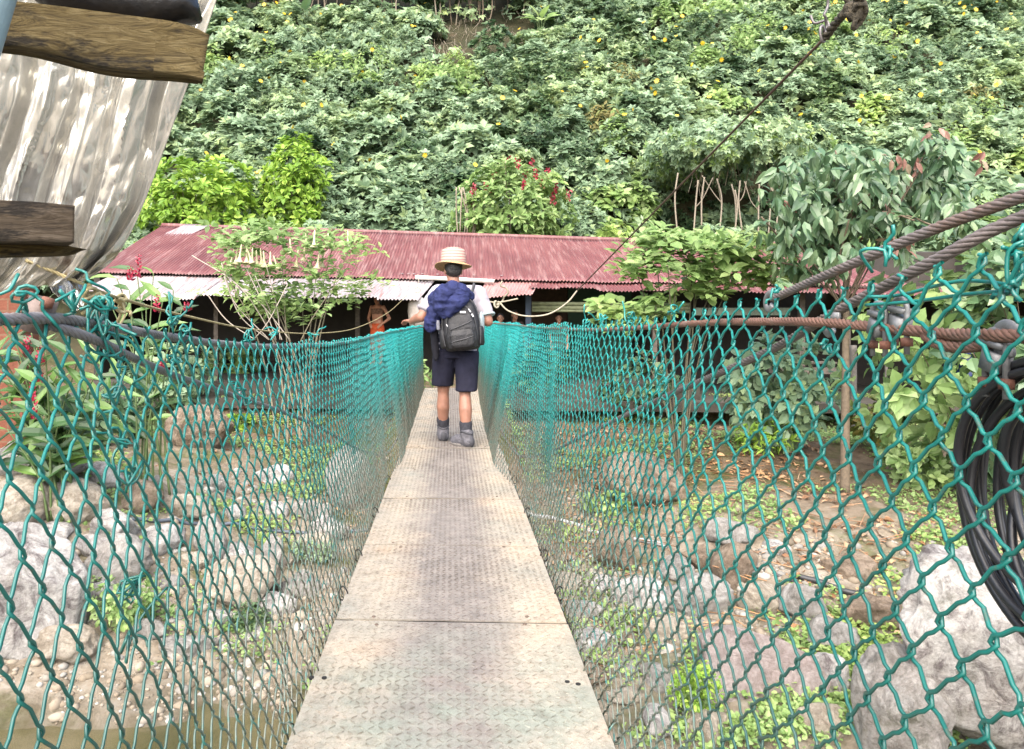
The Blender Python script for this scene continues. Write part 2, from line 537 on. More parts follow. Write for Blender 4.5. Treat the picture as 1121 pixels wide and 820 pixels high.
def chain_fence(side, name, label, top, c, p, K, r=.0026):
    root = thing(name, label, 'fence', (side * .46, 6.5, 0))
    u0, u1 = -.45, 12.4
    nW = int((u1 - u0) / c)
    mb = MB()
    e, hh, f = r * 1.7, .0085, .0055
    for (a, b, sides, dense) in ((0, int(3.2 / c), 6, True), (int(3.2 / c), nW, 4, False)):
        W = np.arange(a, b)
        k = np.arange(K + 1)
        par = (k[None] + W[:, None]) % 2                       # 1: right extreme
        ub = u0 + (W[:, None] + par) * c
        sg = np.where(par == 1, 1., -1.)                       # direction of the hook
        ub = ub + rng.normal(0, .0016, ub.shape)
        vb = (k[None] * p + rng.normal(0, .0018, ub.shape))
        # points: (before, hook, after) and a mid point on each leg for a soft S bend
        pre_w = sg * r * 1.25; post_w = -sg * r * 1.25
        U = [ub - sg * f, ub + sg * e, ub - sg * f]
        H = [vb - hh, vb, vb + hh]
        Wd = [pre_w, pre_w * 0, post_w]
        if dense:
            U = [ub - sg * (c * .33), ub - sg * f * .6, ub + sg * e, ub - sg * f * .6, ub - sg * (c * .33)]
            H = [vb - p * .31, vb - hh, vb, vb + hh, vb + p * .31]
            Wd = [pre_w, pre_w, pre_w * 0, post_w, post_w]
        U = np.stack(U, -1).reshape(len(W), -1); H = np.stack(H, -1).reshape(len(W), -1); Wd = np.stack(Wd, -1).reshape(len(W), -1)
        v = H / (K * p)
        P = fence_surface(side, U.ravel(), v.ravel(), Wd.ravel(), top).reshape(len(W), -1, 3)
        n = P.shape[1]
        T = nrm(np.gradient(P, axis=1))
        nb = nrm(np.array([side * 1.0, 0, .12]))
        A = nrm(np.cross(T, nb)); B = np.cross(A, T)
        an = np.arange(sides) * 2 * PI / sides
        V = P[:, :, None] + (r if dense else r * 1.0) * (np.cos(an)[None, None, :, None] * A[:, :, None] + np.sin(an)[None, None, :, None] * B[:, :, None])
        i = np.arange(n - 1)[:, None] * sides; j = np.arange(sides)[None]; j2 = (j + 1) % sides
        Q = np.stack([i + j, i + j2, i + sides + j2, i + sides + j], -1).reshape(-1, 4)
        Q = (Q[None] + (np.arange(len(W)) * n * sides)[:, None, None]).reshape(-1, 4)
        mb.add(V.reshape(-1, 3), Q)
    mb.build('wire_mesh', M_WIRE, root)
    return root


def tangle(c, R, n, seed, r=.0026, stretch=(1, 1, 1)):
    """knotted tie wire: a few uneven turns pulled tight, with loose ends"""
    g = np.random.default_rng(seed)
    n = max(2, n - 1); t = np.linspace(0, n * 2 * PI, n * 9)
    tilt = g.normal(0, .7); e = .35 + .3 * g.random()
    u_ = np.array([math.cos(tilt) * .5, .6, math.sin(tilt)]); w_ = np.array([.3, -.5 * math.sin(tilt), math.cos(tilt)])
    rr = 1 + .45 * vnoise(np.stack([t * .6, t * 0, t * 0], -1), seed)
    ax = R * rr[:, None] * (np.cos(t)[:, None] * u_ + e * np.sin(t)[:, None] * w_)
    ax = ax + R * 1.1 * np.stack([vnoise(np.stack([t * .45, t * 0, t * 0 + 3 * k], -1), seed + 9) for k in range(3)], -1)
    ends = [np.cumsum(g.normal(0, .5 * R, (4, 3)) + nrm(g.normal(size=3) * [.6, .6, 1.6]) * R * .8, 0) + q for q in (ax[0], ax[-1])]
    P = np.vstack([ends[0][::-1], ax, ends[1]]) * np.array(stretch) + c
    mb = MB(); tube(mb, spline(P, .008), r, 5)
    return mb


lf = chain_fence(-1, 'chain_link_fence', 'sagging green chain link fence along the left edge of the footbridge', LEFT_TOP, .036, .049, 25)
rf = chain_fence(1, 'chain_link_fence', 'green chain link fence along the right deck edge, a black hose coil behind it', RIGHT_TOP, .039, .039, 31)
for i, (px, py, Y, R, n) in enumerate([(108, 348, 1.25, .035, 5), (118, 372, 1.27, .04, 4), (112, 332, 1.24, .025, 4), (190, 352, 1.62, .022, 4), (205, 360, 1.7, .02, 3),
                                      (190, 392, 1.62, .02, 3), (262, 427, 2.08, .03, 4), (130, 480, 1.32, .022, 3), (142, 520, 1.33, .03, 3), (128, 430, 1.3, .03, 3), (140, 700, 1.33, .03, 3), (145, 642, 1.36, .028, 4), (75, 330, 1.15, .02, 3), (272, 368, 2.2, .022, 4), (300, 367, 2.5, .02, 3), (340, 368, 3.1, .02, 3), (30, 318, 1.04, .02, 2)]):
    tangle(at(px, py, Y), R * .62, n, i + 3).build('tie_wire', M_WIRE, lf)
for i, (px, py, Y, R, n) in enumerate([(660, 352, 2.95, .03, 4), (690, 348, 2.5, .03, 4), (735, 340, 2.05, .02, 3), (850, 320, 1.4, .014, 2), (968, 275, 1.03, .012, 2), (1112, 280, .8, .014, 3), (1110, 310, .8, .016, 3), (1116, 262, .8, .012, 3), (730, 418, 2.05, .02, 3), (722, 425, 2.1, .02, 3), (905, 380, 1.2, .012, 3), (640, 355, 3.3, .03, 4)]):
    tangle(at(px, py, Y), R * .6, n, i + 40).build('tie_wire', M_WIRE, rf)
# long stretched tie wires at the top of the right fence
for pts in ([(955, 298, 1.06), (942, 275, 1.04), (968, 274, 1.02), (969, 292, 1.02)], [(1118, 330, .79), (1104, 312, .8), (1104, 275, .8), (1121, 264, .79)],
            [(1112, 330, .8), (1113, 300, .8), (1111, 270, .8), (1121, 268, .79)], [(950, 325, 1.06), (985, 323, 1.02), (1050, 308, .89), (1110, 312, .81)],
            [(948, 334, 1.07), (1000, 330, .98), (1060, 322, .88), (1112, 318, .81)]):
    mb = MB(); tube(mb, spline([at(*p) for p in pts], .008), .0024, 6); mb.build('tie_wire', M_WIRE, rf)
for pts in ([(185, 322, 1.6), (187, 345, 1.6), (190, 365, 1.62)], [(20, 300, 1.02), (10, 318, 1.0), (0, 322, .99)], [(60, 330, 1.13), (75, 322, 1.15), (82, 318, 1.16)]):
    mb = MB(); tube(mb, spline([at(*p) for p in pts], .008), .0025, 6); mb.build('tie_wire', M_WIRE, lf)
# loops that lash the fence foot to the deck edge
for s, root in ((-1, lf), (1, rf)):
    for y in (2.05, 2.42, 3.1, 3.6, 4.4, 5.3):
        t = np.linspace(0, 2 * PI, 15)
        P = np.stack([s * (.452 + .018 * np.cos(t)), y + .01 * np.sin(t * 2), .004 + .028 * np.sin(t)], -1)
        mb = MB(); tube(mb, P, .003, 5); mb.build('lashing', M_DARKSTEEL if y > 3 else M_WIRE, root)

# ------------------------------------------------------------------ steel cables
def cable_mat(name, a, b, rust):
    m, nt, out = new_mat(name)
    v = coords(nt)
    c = ramp(nt, noise(nt, 6, 5, .7, v), [(.3, a), (.55, b), (.72, rust)])
    finish(nt, out, c, .55, .35, noise(nt, 90, 3, .6, v), .3, .004, .4)
    return m


M_CABLE = cable_mat('grey_steel_cable', (.16, .15, .155), (.27, .26, .265), (.20, .155, .13))
M_RCABLE = cable_mat('brown_steel_cable', (.15, .12, .11), (.24, .20, .185), (.22, .12, .075))
M_RUST = cable_mat('rusty_steel_cable', (.16, .082, .058), (.26, .14, .10), (.24, .185, .155))
M_GALV = simple('galvanised_iron', (.24, .24, .24), .5, .4, .25, 25, .2, 60)
M_RUSTIRON = simple('rusty_iron', (.16, .065, .04), .75, .2, .4, 30, .3, 80)


def cable(label, pts, R, mat, pitch=.085, step=.011, sub=True, name='steel_cable'):
    P = [np.asarray(p, float) for p in pts]
    mb = MB(); rope(mb, P, R, 6, pitch, step)
    return tag(mb.build(name, mat, loc=P[0]), label, 'cable')


mainR_low = [at(780, 412, 1.77), at(740, 429, 2.05), at(690, 452, 2.6), at(640, 476, 3.4), np.array([.585, 4.6, .32]), np.array([.56, 6.2, .02]), np.array([.55, 8, -.06]), np.array([.55, 10, .02]), np.array([.545, 12.4, .2])]
c1 = cable('upper of the two thick brown steel cables rising to the top right', [at(846, 327, 1.55), at(930, 290, 1.25), at(1030, 248, 1.06), at(1121, 214, .93), at(1330, 135, .73)], .0088, M_RCABLE)
c2 = cable('lower of the two thick steel cables at the top right, running down beside the deck', [at(1340, 165, .70), at(1121, 237, .89), at(1020, 287, 1.0), at(912, 343, 1.25), at(850, 380, 1.48)] + mainR_low, .0088, M_RCABLE)
c3 = cable('thick grey steel cable slanting down behind the left fence to the deck', [at(40, 352, 1.12), at(75, 362, 1.17), at(112, 376, 1.27), at(180, 407, 1.66), at(240, 428, 2.1), at(340, 463, 3.4), np.array([-.575, 4.8, .30]), np.array([-.555, 6.4, .0]), np.array([-.55, 8, -.06]), np.array([-.55, 10, .02]), np.array([-.54, 12.4, .2])], .0088, M_CABLE)
c4 = cable('thick grey steel cable along the top of the left fence', [at(-160, 352, .8), at(0, 350, 1.01), at(60, 349, 1.14), at(115, 357, 1.31), at(180, 368, 1.6), at(250, 377, 2.05), at(310, 379, 2.7), np.array([-.575, 4.2, 1.025]), np.array([-.535, 7, 1.04]), np.array([-.47, 12.5, 1.03])], .0098, M_CABLE)
c5 = cable('rusty steel cable along the top of the right fence', [at(1340, 370, .6), at(1121, 368, .79), at(1040, 366, .93), at(1000, 362, 1.0), at(960, 358, 1.07), at(900, 353, 1.22), at(840, 352, 1.42), at(760, 354, 1.85), at(660, 361, 2.95), np.array([.575, 4.5, 1.10]), np.array([.535, 7.5, 1.105]), np.array([.475, 12.5, 1.11])], .0085, M_RUST, .07)
mb = MB(); rope(mb, [at(1010, 362, .985), at(1022, 374, .96), at(1050, 380, .91), at(1085, 376, .85)], .008, 6, .07); mb.build('cable_end', M_RUST, c5)


def clamp(px, py, Y, cab, R=.012):
    """wire rope clip: saddle, U bolt and nuts"""
    c = at(px, py, Y)
    mb = MB(); box(mb, c + [0, 0, -.004], (.020, .024, .022), rotv((1, 0, 0), .3)); box(mb, c + [0, 0, .016], (.016, .034, .007), rotv((1, 0, 0), .15))
    o = mb.build('cable_clamp', M_GALV, cab)
    mb = MB(); t = np.linspace(0, PI, 9)
    tube(mb, np.vstack([[c + [0, -.016, -.045]], c + np.stack([t * 0, -.016 * np.cos(t), .018 + .014 * np.sin(t)], -1), [c + [0, .016, -.045]]]), .0042, 6); mb.build('u_bolt', M_GALV, o)
    for s in (-1, 1):
        mb = MB(); lathe(mb, c + [0, s * .016, -.034], [(.0085, 0), (.0085, .011), (.004, .012)], 6); mb.build('nut', M_RUSTIRON, o)


def thimble(px, py, Y, cab, R=.02, d=(0, -1, .45)):
    R = R * .72
    c = at(px, py, Y); d = nrm(np.array(d, float)); up = nrm(np.array([.0, .45, 1.]))
    up = nrm(up - d * up.dot(d))
    t = np.linspace(-2.2, 2.2, 18)
    P = c + R * (-np.cos(t)[:, None] * d * 1.2 + np.sin(t)[:, None] * up)
    P = np.vstack([P, c + d * R * 2.6])
    mb = MB(); tube(mb, P, .0062, 8, sx=1.25, sy=.6); mb.build('thimble', M_GALV, cab)


clamp(962, 356, 1.065, c5); clamp(985, 352, 1.03, c5)
thimble(842, 330, 1.56, c1, .022); thimble(908, 356, 1.24, c2, .018); thimble(1102, 371, .825, c5, .02, (0, -1, -.1))
clamp(1090, 392, .84, c5)
clamp(264, 436, 2.3, c3)
# pipe sleeve and shackle at the near left anchor
sl = thing('anchor_pipe', 'short rusty pipe sleeve with a bolt on the near left cables', 'pipe', at(38, 340, 1.13))
mb = MB(); R_ = rotv((0, 1, 0), .35)
lathe(mb, at(36, 362, 1.13), [(.021, 0), (.021, .052), (.017, .052), (.017, .004)], 20, R_); mb.build('sleeve', simple('weathered_pipe', (.17, .13, .115), .7, .3, .35, 30, .2), sl)
mb = MB(); lathe(mb, at(50, 336, 1.11), [(.010, 0), (.010, .014), (.004, .015)], 6, R_); lathe(mb, at(33, 326, 1.13), [(.004, 0), (.004, .01)], 8, R_)
mb.build('bolt', M_RUSTIRON, sl)

# ------------------------------------------------------------------ ropes
M_YROPE = simple('yellow_nylon_rope', (.50, .42, .22), .8, 0, .35, 20, .3, 120)
M_CORD = simple('pale_cord', (.42, .37, .28), .8, 0, .25, 20)
M_OLDROPE = simple('dirty_rope', (.085, .07, .045), .9, 0, .75, 60, .9, 160)
mb = MB(); rope(mb, [at(28, 285, 2.05), at(60, 298, 2.08), at(93, 312, 2.12), at(130, 326, 2.5), at(200, 345, 3.6), at(280, 361, 5.6), at(345, 365, 8.0), at(390, 359, 10.5), at(425, 342, 13.5), at(446, 323, 16.0)], .0062, 3, .05, .012)
yr = tag(mb.build('rope', M_YROPE, loc=at(93, 312, 2.12)), 'pale yellow rope sagging from the metal sheet corner to the red roofed house', 'rope')
for (px, py, Y, s) in ((97, 322, 2.12, 1), (133, 330, 2.5, 2)):
    mb = tangle(at(px, py, Y), .018, 5, 60 + s, .0055)
    P = spline([at(px, py, Y), at(px + 4, py + 14, Y), at(px - 3, py + 28, Y - .02)], .01); tube(mb, P, .0045, 5)
    mb.build('knot', M_YROPE, yr)
# guy wire with old knotted rope at its upper end
gw = thing('guy_wire', 'thin brown wire with a knotted old rope end slanting to the red roof', 'wire', at(905, 35, 2.6))
K0, E0 = at(912, 32, 2.6), at(632, 318, 15.9)
mb = MB(); tube(mb, K0 + (E0 - K0) * np.linspace(0, 1, 40)[:, None], np.linspace(.0055, .013, 40), 5); mb.build('wire', simple('brown_wire', (.12, .07, .05), .7, .2, .3, 20), gw)
mb = MB(); tube(mb, spline([E0, at(620, 332, 15.9), at(600, 344, 15.9), at(575, 346, 15.9), at(556, 340, 15.9), at(547, 331, 15.95)], .06), .017, 6)
tube(mb, spline([at(528, 329, 15.95), at(545, 331, 15.95), at(567, 327, 15.95)], .06), .017, 6); mb.build('cord', M_CORD, gw)
mb = tangle(at(546, 331, 15.93), .09, 3, 77, .02); mb.build('cord_knot', M_CORD, gw)
mb = MB(); rope(mb, [at(903, 42, 2.58), at(915, 25, 2.5), at(925, 14, 2.42), at(934, 6, 2.36), at(945, -8, 2.3), at(985, -70, 2.1)], .016, 3, .09, .012, 6); mb.build('old_rope', M_OLDROPE, gw)
mb = MB(); ellipsoid(mb, at(934, 13, 2.36), (.030, .026, .033), None, 40, 26); V = mb.v[0]; mb.v[0] = V + .013 * np.stack([vnoise(V * 60 + k, k) for k in range(3)], -1)
t_ = tangle(at(934, 13, 2.36), .032, 6, 91, .0085); tube(t_, t_.v[0][:2], .001); mb.add(np.concatenate(t_.v), [f for f in t_.f]); mb.build('rope_knot', M_OLDROPE, gw)
mb = tangle(at(905, 38, 2.58), .024, 3, 93, .005, (1, 1, 1.5)); mb.build('wire_loop', simple('grey_wire', (.2, .18, .18), .5, .5), gw)

# ------------------------------------------------------------------ hose coil hung outside the right fence
mb = MB()
for k in range(12):
    R = .140 + rng.normal(0, .017); cy = .775 + rng.normal(0, .011); cz = .955 + rng.normal(0, .012); xo = .63 + .05 * rng.random()
    t = np.linspace(0, 2 * PI, 64, endpoint=True) + rng.random() * 6
    tilt = rng.normal(0, .1); ph = rng.random() * 6
    P = np.stack([xo + .0 * t + .018 * np.sin(t + ph) + tilt * .05 * np.sin(2 * t), cy + R * np.cos(t), cz + R * 1.0 * np.sin(t) * (1 + .06 * math.sin(k))], -1)
    tube(mb, P, .0054, 8, caps=False)
tag(mb.build('hose_coil', simple('black_hose', (.018, .018, .021), .38, 0, .3, 20), loc=(.65, .775, .955)), 'coil of black hose hung on the outside of the right fence', 'hose')
# ================================================================== GROUND
BX = np.array([-300, -60, -3, -.5, .8, 3, 5.8, 8, 10, 12, 14, 16.2, 16.6, 21.5, 22.0, 24, 46, 60, 100, 300.])
BZ = np.array([0, -.2, -.3, -.35, -1.2, -2.35, -2.3, -2.12, -1.92, -1.72, -1.45, -1.0, -.62, -.6, -.3, 1.7, 23.5, 34, 42, 50.])


def ground_z(x, y):
    x = np.asarray(x, float); y = np.asarray(y, float)
    z = np.interp(y, BX, BZ)
    p = np.stack([x, y, 0 * x], -1)
    n = fbm(p.reshape(-1, 3) * .45, 4, 11).reshape(x.shape)
    n2 = fbm(p.reshape(-1, 3) * 2.3, 3, 12).reshape(x.shape)
    bed = sstep(1.5, 3, y) * (1 - sstep(15.5, 16.3, y))
    z = z + bed * (.22 * n + .09 * n2)
    z = z + .55 * sstep(1.6, 4.5, x) * sstep(5.9, 9.5, y) * (1 - sstep(13, 16, y))            # right bank stands higher
    z = z + 1.35 * np.exp(-(((x + 5.3) / 1.9) ** 2 + ((y - 9.2) / 1.9) ** 2))                  # garden mound on the left
    z = z + .5 * sstep(1.8, 6, -x) * sstep(9, 12, y) * (1 - sstep(13, 16, y))
    lx = 1 - sstep(.75, 1.6, np.abs(x))
    z = np.maximum(z, np.where(lx > 0, -2.4 + (2.4 - .10) * lx * sstep(11.6, 12.6, y) * (1 - sstep(17, 18, y)) - 3 * (1 - lx) * 0, -99))
    # river channel
    edge = 6.7 - 1.0 * sstep(-1.5, 1.5, x) + .35 * n
    z = z - .42 * sstep(0, .7, edge - y) * sstep(2.0, 3.2, y)
    hill = sstep(24, 27, y)
    z = z + hill * (.9 * fbm(p.reshape(-1, 3) * .16, 3, 21).reshape(x.shape) + .35 * n)
    # dark hollow in the foot of the hill
    z = z - 4.2 * np.exp(-(np.abs((x - 10.0) / 2.6) ** 4 + np.abs((y - 27.6) / 1.9) ** 4))
    return z


def hit(px, py):
    """where the sight line through a photo pixel meets the ground"""
    Ys = np.arange(3.5, 30, .03)
    P = np.stack([(px - CX) / F * Ys, Ys, CAMH - (py - CY) / F * Ys], -1)
    b = P[:, 2] < ground_z(P[:, 0], P[:, 1])
    i = int(np.argmax(b)) if b.any() else len(Ys) - 1
    return P[i]


def dense(a, b, st, lo, hi, grow=1.25):
    mid = list(np.arange(a, b, st)); s = st; v = b
    up = []
    while v < hi: up.append(v); s *= grow; v += s
    up.append(hi); s = st; v = a; dn = []
    while v > lo: s *= grow; v -= s; dn.append(max(v, lo))
    return np.array(dn[::-1] + mid + up)


gx_ = dense(-13, 15, .11, -300, 300, 1.12)
gy_ = np.concatenate([dense(1.2, 17.5, .1, -300, 17.5, 1.2)[:-1], np.arange(17.6, 62, .45), dense(62, 63, .5, 62, 300, 1.3)[1:]])
gy_ = np.unique(np.round(gy_, 4))
GX, GY = np.meshgrid(gx_, gy_)
GZ = ground_z(GX, GY)
mb = MB(); mb.add(np.stack([GX, GY, GZ], -1).reshape(-1, 3), grid_faces(*GX.shape))


def ground_mat():
    m, nt, out = new_mat('soil_sand_and_moss')
    g = nt.nodes.new('ShaderNodeNewGeometry'); v = g.outputs['Position']
    sx = nt.nodes.new('ShaderNodeSeparateXYZ'); nt.links.new(v, sx.inputs[0])
    sand = ramp(nt, noise(nt, 5, 7, .7, v), [(.34, (.25, .20, .14)), (.5, (.42, .35, .265)), (.66, (.56, .49, .40))])
    soil = ramp(nt, noise(nt, 3.5, 7, .72, v), [(.28, (.09, .06, .038)), (.5, (.22, .155, .10)), (.74, (.36, .27, .18))])
    moss = ramp(nt, noise(nt, 14, 5, .7, v), [(.3, (.06, .075, .02)), (.7, (.16, .18, .055))])
    jit = noise(nt, .7, 4, .6, v)
    yy = N(nt, 'ShaderNodeMath', _operation='MULTIPLY_ADD'); nt.links.new(jit, yy.inputs[0]); yy.inputs[1].default_value = 5; nt.links.new(sx.outputs[1], yy.inputs[2])
    xx = N(nt, 'ShaderNodeMath', _operation='MULTIPLY_ADD'); nt.links.new(sx.outputs[0], xx.inputs[0]); xx.inputs[1].default_value = .28; nt.links.new(yy.outputs[0], xx.inputs[2])
    fac = N(nt, 'ShaderNodeMapRange'); nt.links.new(xx.outputs[0], fac.inputs[0]); fac.inputs[1].default_value = 12.3; fac.inputs[2].default_value = 16.0
    c = mixc(nt, fac.outputs[0], sand, soil)
    mm = ramp(nt, noise(nt, 1.1, 5, .65, v), [(.48, (0, 0, 0)), (.62, (.85, .85, .85))])
    c = mixc(nt, mm, c, moss)
    hf = N(nt, 'ShaderNodeMapRange'); nt.links.new(sx.outputs[1], hf.inputs[0]); hf.inputs[1].default_value = 20; hf.inputs[2].default_value = 23
    hillc = ramp(nt, noise(nt, 1.5, 6, .7, v), [(.3, (.03, .035, .016)), (.6, (.06, .055, .03)), (.78, (.16, .11, .075))])
    c = mixc(nt, hf.outputs[0], c, hillc)
    wet = N(nt, 'ShaderNodeMapRange'); nt.links.new(sx.outputs[2], wet.inputs[0]); wet.inputs[1].default_value = -2.42; wet.inputs[2].default_value = -2.2; wet.inputs[3].default_value = .75; wet.inputs[4].default_value = 0
    c = mixc(nt, wet.outputs[0], c, (.115, .10, .05))
    finish(nt, out, c, .9, 0, noise(nt, 16, 10, .8, v), 1.0, .09, .15, k=.82)
    return m


tag(mb.build('ground', ground_mat(), loc=(0, 0, 0)), kind='structure')
# river
X, Yw = np.meshgrid(np.linspace(-60, 25, 120), np.linspace(.9, 8.2, 40))
mb = MB(); mb.add(np.stack([X, Yw, np.full_like(X, -2.37)], -1).reshape(-1, 3), grid_faces(*X.shape))
m, nt, out = new_mat('murky_stream')
v = coords(nt)
wc = ramp(nt, noise(nt, .9, 5, .6, v), [(.3, (.06, .06, .02)), (.5, (.15, .13, .06)), (.7, (.24, .20, .11))])
p = finish(nt, out, wc, .12, 0, noise(nt, 5, 3, .5, v), .25, .02, .5)
tr = nt.nodes.new('ShaderNodeBsdfTransparent'); mx = nt.nodes.new('ShaderNodeMixShader'); mx.inputs[0].default_value = .45
nt.links.new(p.outputs[0], mx.inputs[1]); nt.links.new(tr.outputs[0], mx.inputs[2]); nt.links.new(mx.outputs[0], out.inputs[0])
tag(mb.build('water', m), kind='structure')


# ------------------------------------------------------------------ rocks
def rock_mat(name, a, b, c_, moss=0., crack=True):
    m, nt, out = new_mat(name)
    v = coords(nt)
    c = ramp(nt, noise(nt, 4.2, 10, .74, v, .9), [(.36, a), (.5, b), (.62, c_)])
    c = mixc(nt, .9, c, ramp(nt, noise(nt, 1.3, 5, .65, v, .5), [(.32, (.72, .68, .65)), (.5, (1, 1, 1)), (.7, (1.12, 1.1, 1.06))]), 'MULTIPLY')
    fine = ramp(nt, noise(nt, 34, 5, .7, v), [(.3, (.6, .57, .55)), (.65, (1.15, 1.15, 1.15))])
    c = mixc(nt, .8, c, fine, 'MULTIPLY')
    if moss:
        c = mixc(nt, ramp(nt, noise(nt, 3.4, 5, .7, v), [(.56, (0, 0, 0)), (.68, (moss,) * 3)]), c, (.10, .105, .04))
    h = noise(nt, 6, 11, .82, v, 1.0)
    finish(nt, out, c, .88, 0, h, 1.0, .12, .2, k=.88)
    return m


R_WHITE = rock_mat('white_grey_rock', (.20, .175, .175), (.62, .60, .57), (.78, .76, .73), .35)
R_TAN = rock_mat('tan_rock', (.32, .27, .21), (.54, .48, .39), (.68, .62, .53), .4)
R_PINK = rock_mat('pinkish_grey_rock', (.32, .26, .245), (.46, .39, .37), (.54, .47, .45), .15)
R_GREY = rock_mat('grey_rock', (.24, .23, .21), (.45, .43, .40), (.60, .58, .55), .5)
R_BROWN = rock_mat('brown_earthy_rock', (.16, .12, .085), (.32, .25, .185), (.45, .37, .29), .6)
_ico = {}


def ico(sub):
    if sub not in _ico:
        bm = bmesh.new(); bmesh.ops.create_icosphere(bm, subdivisions=sub, radius=1)
        bm.verts.ensure_lookup_table()
        _ico[sub] = (np.array([v.co[:] for v in bm.verts]), np.array([[v.index for v in f.verts] for f in bm.faces])); bm.free()
    return _ico[sub]


def rock_verts(size, seed, sub=5, cuts=7, rough=.10, rot=0., tilt=(0, 0)):
    V, Fc = ico(sub)
    V = V.copy(); g = np.random.default_rng(seed)
    for k in range(cuts):
        d = nrm(g.normal(size=3)); h = .52 + .3 * g.random()
        s = V @ d; over = np.maximum(s - h, 0); V = V - over[:, None] * d * .93
    n = fbm(V * 1.6 + seed * 3.1, 4, seed); rdg = 1 - 2 * np.abs(fbm(V * 2.6 + seed * 1.7, 5, seed + 11))
    n2 = fbm(V * 5. + seed, 3, seed + 5)
    V = V * (1 + rough * 1.5 * n + rough * .7 * n2 + rough * .8 * (rdg - .6))[:, None]
    V = V * np.asarray(size, float) / 2 * 1.12
    R = rotz(rot) @ rotv((1, 0, 0), tilt[0]) @ rotv((0, 1, 0), tilt[1])
    return V @ R.T, Fc


def rock(px, py, Y, w, h, d, mat, label, seed, group=None, name='rock', **k):
    """px,py: middle of the visible rock; w,h in photo pixels, d depth in metres"""
    Y = hit(px, py + h * .42)[1] + d * .25
    c = at(px, py, Y)
    V, Fc = rock_verts((w * Y / F, d, h * Y / F * 1.15), seed, **{'sub': 4 if w < 60 else 5, **k})
    mb = MB(); mb.add(V + c, Fc)
    base = np.array([c[0], c[1], c[2] - h * Y / F * .5])
    return tag(mb.build(name, mat, loc=base), label, 'rock', group)


rock(22, 655, 7.3, 125, 135, 1.0, R_WHITE, 'biggest whitish boulder at the left edge beside the murky stream', 3, name='boulder', sub=5, cuts=5, rough=.07)
rock(1092, 752, 5.3, 165, 232, 1.0, R_WHITE, 'tall white and grey boulder on the right under the hose coil', 5, name='boulder', sub=5, cuts=9, rough=.12, tilt=(0, -.35))
rock(975, 785, 5.5, 90, 118, .75, R_GREY, 'jagged grey rock leaning against the tall white boulder', 8, name='boulder', sub=5, cuts=10, rough=.14, tilt=(0, .3))
Ys = hit(840, 780)[1] + .05
poly = [at(px, py, Ys + .35 * (795 - py) / 110) for px, py in ((783, 800), (774, 745), (769, 700), (782, 688), (806, 685), (858, 700), (896, 722), (911, 748), (906, 768), (880, 782), (842, 812), (800, 815))]
bm = bmesh.new(); f_ = bm.faces.new([bm.verts.new(p) for p in poly])
ex = bmesh.ops.extrude_face_region(bm, geom=[f_]); bmesh.ops.translate(bm, verts=[v for v in ex['geom'] if isinstance(v, bmesh.types.BMVert)], vec=(.02, .26, -.10))
bmesh.ops.bevel(bm, geom=list(bm.edges), offset=.022, segments=2, affect='EDGES', profile=.6)
bmesh.ops.triangulate(bm, faces=list(bm.faces))
for _ in range(4):
    bmesh.ops.subdivide_edges(bm, edges=[e for e in bm.edges if e.calc_length() > .05], cuts=1); bmesh.ops.triangulate(bm, faces=list(bm.faces))
bmesh.ops.recalc_face_normals(bm, faces=list(bm.faces)); bm.verts.ensure_lookup_table(); bm.verts.index_update()
V = np.array([v.co[:] for v in bm.verts]); V = V + .014 * np.stack([fbm(V * 4 + 9 * q, 4, q) for q in range(3)], -1) + .005 * np.stack([vnoise(V * 22 + 5 * q, q) for q in range(3)], -1)
mb = MB(); mb.add(V, np.array([[v.index for v in f.verts] for f in bm.faces])); bm.free()
tag(mb.build('slab_rock', R_PINK, loc=poly[0]), 'flat pinkish slab rock standing on edge in the grass', 'rock')
rock(708, 528, 11.3, 92, 52, .9, R_BROWN, 'brown slab boulder overhanging a dark gap on the right bank', 14, name='boulder', cuts=6, rough=.08, tilt=(0, .15))
rock(382, 528, 11.0, 48, 62, .8, R_GREY, 'rounded light grey boulder close to the left side of the deck', 17, name='boulder', cuts=2, rough=.06)
rock(268, 640, 8.6, 78, 52, .7, R_TAN, 'broad tan boulder in the gravel left of the deck', 20, name='boulder', cuts=6, rough=.08)
rock(230, 592, 9.6, 34, 46, .4, R_GREY, 'upright bluish grey stone among pale cobbles on the left', 22, cuts=6)
rock(178, 592, 9.7, 52, 28, .5, R_WHITE, 'long whitish stone behind the hose line on the left', 25, cuts=5)
rock(125, 580, 9.8, 62, 36, .55, R_WHITE, 'whitish stone nearest the left end of the hose line', 27, cuts=5)
rock(212, 616, 9.0, 32, 18, .3, R_TAN, 'small flat pale stone below the upright grey stone', 29, cuts=4)
rock(262, 606, 9.3, 36, 24, .35, R_WHITE, 'small pale stone right of the upright grey stone', 31, cuts=4)
rock(297, 612, 9.2, 26, 40, .35, R_GREY, 'narrow grey stone behind the broad tan boulder', 33, cuts=5)
rock(125, 618, 8.6, 66, 50, .5, R_GREY, 'speckled grey stone with a dark gap beside the biggest left boulder', 35, cuts=6)
rock(65, 512, 9.6, 56, 38, .5, R_WHITE, 'pale lichened stone under the red ginger plants', 37, cuts=5)
rock(18, 502, 9.5, 60, 34, .6, R_GREY, 'grey stone at the left edge under the ginger leaves', 39, cuts=5)
rock(78, 552, 9.2, 70, 42, .55, R_TAN, 'tan rounded stone below the lichened stone on the left', 41, cuts=4)
rock(22, 552, 9.0, 62, 46, .6, R_TAN, 'tan stone at the left edge above the biggest boulder', 43, cuts=4)
rock(65, 705, 7.0, 70, 40, .4, R_TAN, 'wedge of tan stone at the foot of the biggest left boulder', 45, cuts=6)
rock(205, 708, 7.2, 60, 22, .4, R_GREY, 'flat grey stone at the edge of the murky stream', 47, cuts=5)
